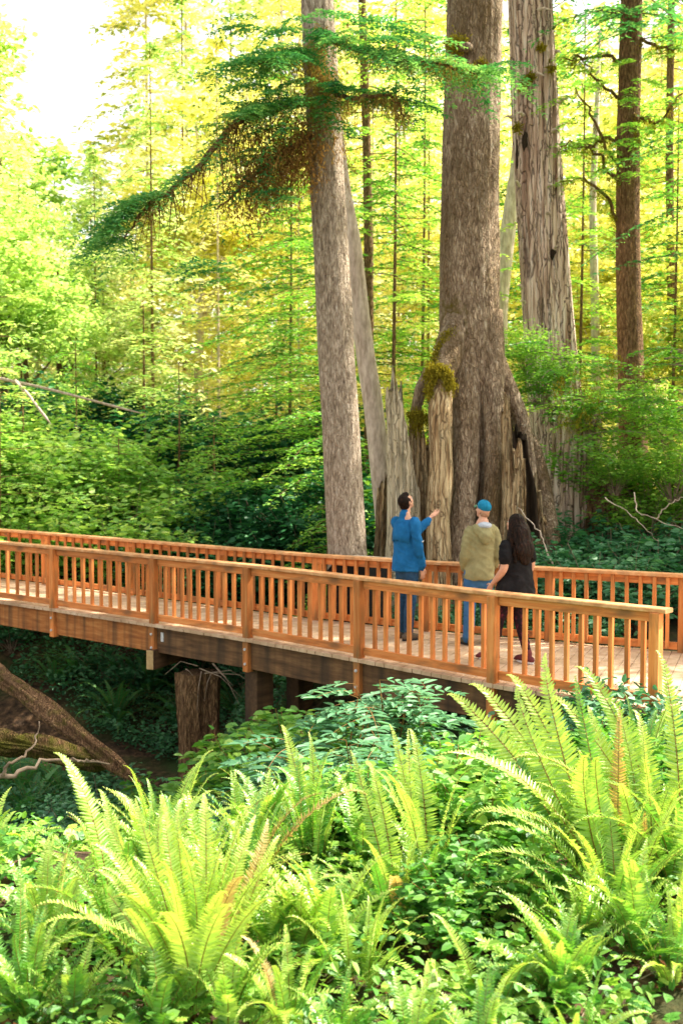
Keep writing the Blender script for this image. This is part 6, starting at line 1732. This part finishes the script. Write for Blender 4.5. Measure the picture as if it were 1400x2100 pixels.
br = g.obj('brim', cloth('brim_green', (0.10, 0.22, 0.12)), cp, smooth=True); md_ = br.modifiers.new('t', 'SOLIDIFY'); md_.thickness = 0.005
g = G()
for k in range(6):
    a = k * PI / 3
    tube(g, [T2(math.cos(a) * 0.088 * math.sin(t), -0.012 + math.sin(a) * 0.104 * math.sin(t), 0.052 + 0.080 * math.cos(t)) for t in np.linspace(0, 1.5, 8)], [0.0014] * 8, seg=4)
g.obj('cap_seams', cloth('teal_seam', (0.01, 0.15, 0.22)), cp)
g = G(); ell(g, T2(0, -0.045, -0.035), (0.070, 0.052, 0.050), M2)
fuse(g, 'hair', surf_mat('cropped_hair', [(0.3, (0.30, 0.16, 0.09)), (0.7, (0.45, 0.25, 0.15))], nscale=40, rough=0.7, bump=0.3, bdist=0.002), man2, voxel=0.006, smooth=2)

# ---------------------------------------------------------------- woman in black with long dark hair
o3 = at_z(1055, 1360, 0); o3.z = 0.004
wo_ = empty('person', o3, math.radians(38)); wo_.scale = (0.975,) * 3
tag(wo_, 'person with long dark wavy hair in a black short sleeved top', 'person')
J = {'lh': (-0.085, 0, 0.86), 'lk': (-0.09, 0.16, 0.47), 'la': (-0.09, 0.27, 0.085), 'rh': (0.085, 0, 0.86), 'rk': (0.09, 0.03, 0.46), 'ra': (0.09, -0.10, 0.085)}
g = G()
for s in 'lr':
    P_, R_ = smoothed(leg_pts(J[s + 'h'], J[s + 'k'], J[s + 'a']), [0.080, 0.070, 0.050, 0.048, 0.034]); tb(g, P_, R_)
    tb(g, [J[s + 'a'], (J[s + 'a'][0], J[s + 'a'][1] + 0.09, 0.04)], [0.032, 0.028])
P_, R_ = smoothed([(0, 0, 0.84), (0, 0.0, 0.98), (0, 0.0, 1.10), (0, 0.0, 1.25), (0, -0.01, 1.36)], [(0.165, 0.12), (0.15, 0.11), (0.145, 0.105), (0.15, 0.11), (0.09, 0.065)]); tb(g, P_, R_)
LA = [(-0.165, -0.01, 1.30), (-0.205, -0.04, 1.17), (-0.225, -0.045, 1.05), (-0.220, 0.05, 0.96), (-0.200, 0.15, 0.875)]
RA = [(0.165, -0.01, 1.30), (0.205, -0.03, 1.17), (0.225, -0.03, 1.04), (0.215, 0.06, 0.94), (0.20, 0.13, 0.85)]
for A in (RA, LA):
    P_, R_ = smoothed(A, [0.054, 0.050, 0.043, 0.038, 0.026]); tb(g, P_, R_)
hand(g, (-0.198, 0.158, 0.868), (0.05, 0.65, -0.75), (1, 0.1, 0), (0, 0.7, 0.6), curl=0.3, s=0.9)
hand(g, (0.198, 0.138, 0.843), (-0.05, 0.55, -0.8), (-1, 0.1, 0), (0, 0.7, 0.6), curl=0.3, s=0.9)
T3, M3 = head(wo_, (0, 0.01, 1.535), 0.1, 0.30, 0, 0.95, g, (0, -0.015, 1.34), nr=0.046)
fuse(g, 'body', skin, wo_, voxel=0.0065, smooth=3)
face_bits(T3, M3, 0.95, wo_)
blackc = cloth('black_jersey', (0.010, 0.009, 0.010))
g = G()
P_, R_ = smoothed([(0, 0.0, 0.66), (0, 0.0, 0.80), (0, 0.0, 0.94), (0, 0.0, 1.08), (0, 0.02, 1.20), (0, -0.002, 1.29), (0, -0.012, 1.365)], [(0.245, 0.215), (0.235, 0.20), (0.205, 0.17), (0.185, 0.150), (0.19, 0.155), (0.185, 0.125), (0.095, 0.075)], 20); flat(g, P_, R_, 24)
for A in (LA, RA):
    P_, R_ = smoothed(A[:2] + [tuple(np.array(A[1]) * 0.85 + np.array(A[2]) * 0.15)], [0.076, 0.070, 0.066]); tb(g, P_, R_)
fuse(g, 'top', blackc, wo_, voxel=0.010, smooth=5, wrinkle=0.010, seed=13.0)
legg = surf_mat('burgundy_print', [(0.40, (0.012, 0.008, 0.014)), (0.55, (0.035, 0.010, 0.018)), (0.64, (0.12, 0.02, 0.04)), (0.8, (0.10, 0.06, 0.14))], nscale=22, detail=3, rough=0.8, bump=0.1, bdist=0.002)
g = G()
for s in 'lr':
    P_, R_ = smoothed(leg_pts(J[s + 'h'], J[s + 'k'], (J[s + 'a'][0], J[s + 'a'][1], 0.11)), [0.095, 0.082, 0.060, 0.058, 0.044]); tb(g, P_, R_)
P_, R_ = smoothed([(0, 0, 0.80), (0, 0, 0.90)], [(0.165, 0.125), (0.16, 0.12)]); tb(g, P_, R_)
fuse(g, 'leggings', legg, wo_, voxel=0.010, smooth=4, wrinkle=0.006, seed=15.0)
sh_m = cloth('dark_red_shoe', (0.14, 0.035, 0.04)); sole_w = cloth('white_sole', (0.7, 0.7, 0.7))
for s, yw in (('l', 0.2), ('r', -0.1)):
    g = G(); shoe(g, J[s + 'a'], yw, 0.26); sh = fuse(g, 'shoe', sh_m, wo_, voxel=0.007, smooth=3)
    sole(sh, J[s + 'a'], yw, 0.27, sole_w)
# long wavy hair: a full mass plus many thick strands over it
g = G()
ell(g, T3(0, -0.020, 0.030), (0.086, 0.096, 0.092), M3)
P_, R_ = smoothed([T3(0, -0.06, 0.03), (0, -0.105, 1.47), (0, -0.120, 1.35), (0, -0.135, 1.27), (0.0, -0.14, 1.22), (0, -0.145, 1.17)], [(0.080, 0.060), (0.105, 0.060), (0.125, 0.055), (0.135, 0.05), (0.125, 0.045), (0.08, 0.03)], 18); tb(g, P_, R_, 18, ref=(0, 1, 0))
tb(g, [T3(0.075, -0.01, 0.02), (0.115, -0.03, 1.38), (0.125, -0.05, 1.22)], [0.032, 0.042, 0.035]); tb(g, [T3(-0.075, -0.01, 0.02), (-0.115, -0.03, 1.38), (-0.125, -0.06, 1.20)], [0.032, 0.042, 0.035])
rngh = np.random.RandomState(91)
for k in range(46):
    u = rngh.uniform(-1, 1); a = u * 1.5
    z1 = rngh.uniform(1.12, 1.22)
    st = T3(math.sin(a) * 0.080, -0.03 - math.cos(a) * 0.075, 0.05)
    pts = []
    for j, f in enumerate(np.linspace(0, 1, 9)):
        w_ = 0.016 * math.sin(f * 17 + k * 1.7) * f
        tx = u * (0.10 + 0.045 * f) + w_; ty = -0.075 - 0.10 * math.cos(u * 1.2) * min(1, f * 2.2) * 0.85 + 0.008 * math.cos(f * 13 + k)
        p = Vector((tx, ty, 1.52 + (z1 - 1.52) * f))
        b = min(1, f * 3)
        pts.append(Vector(st) * (1 - b) + p * b)
    tb(g, pts, [0.012, 0.013, 0.013, 0.013, 0.013, 0.012, 0.011, 0.009, 0.005], seg=7)
fuse(g, 'hair', hair_d, wo_, voxel=0.0065, smooth=1, wrinkle=0.009, wfreq=(22, 22, 9))
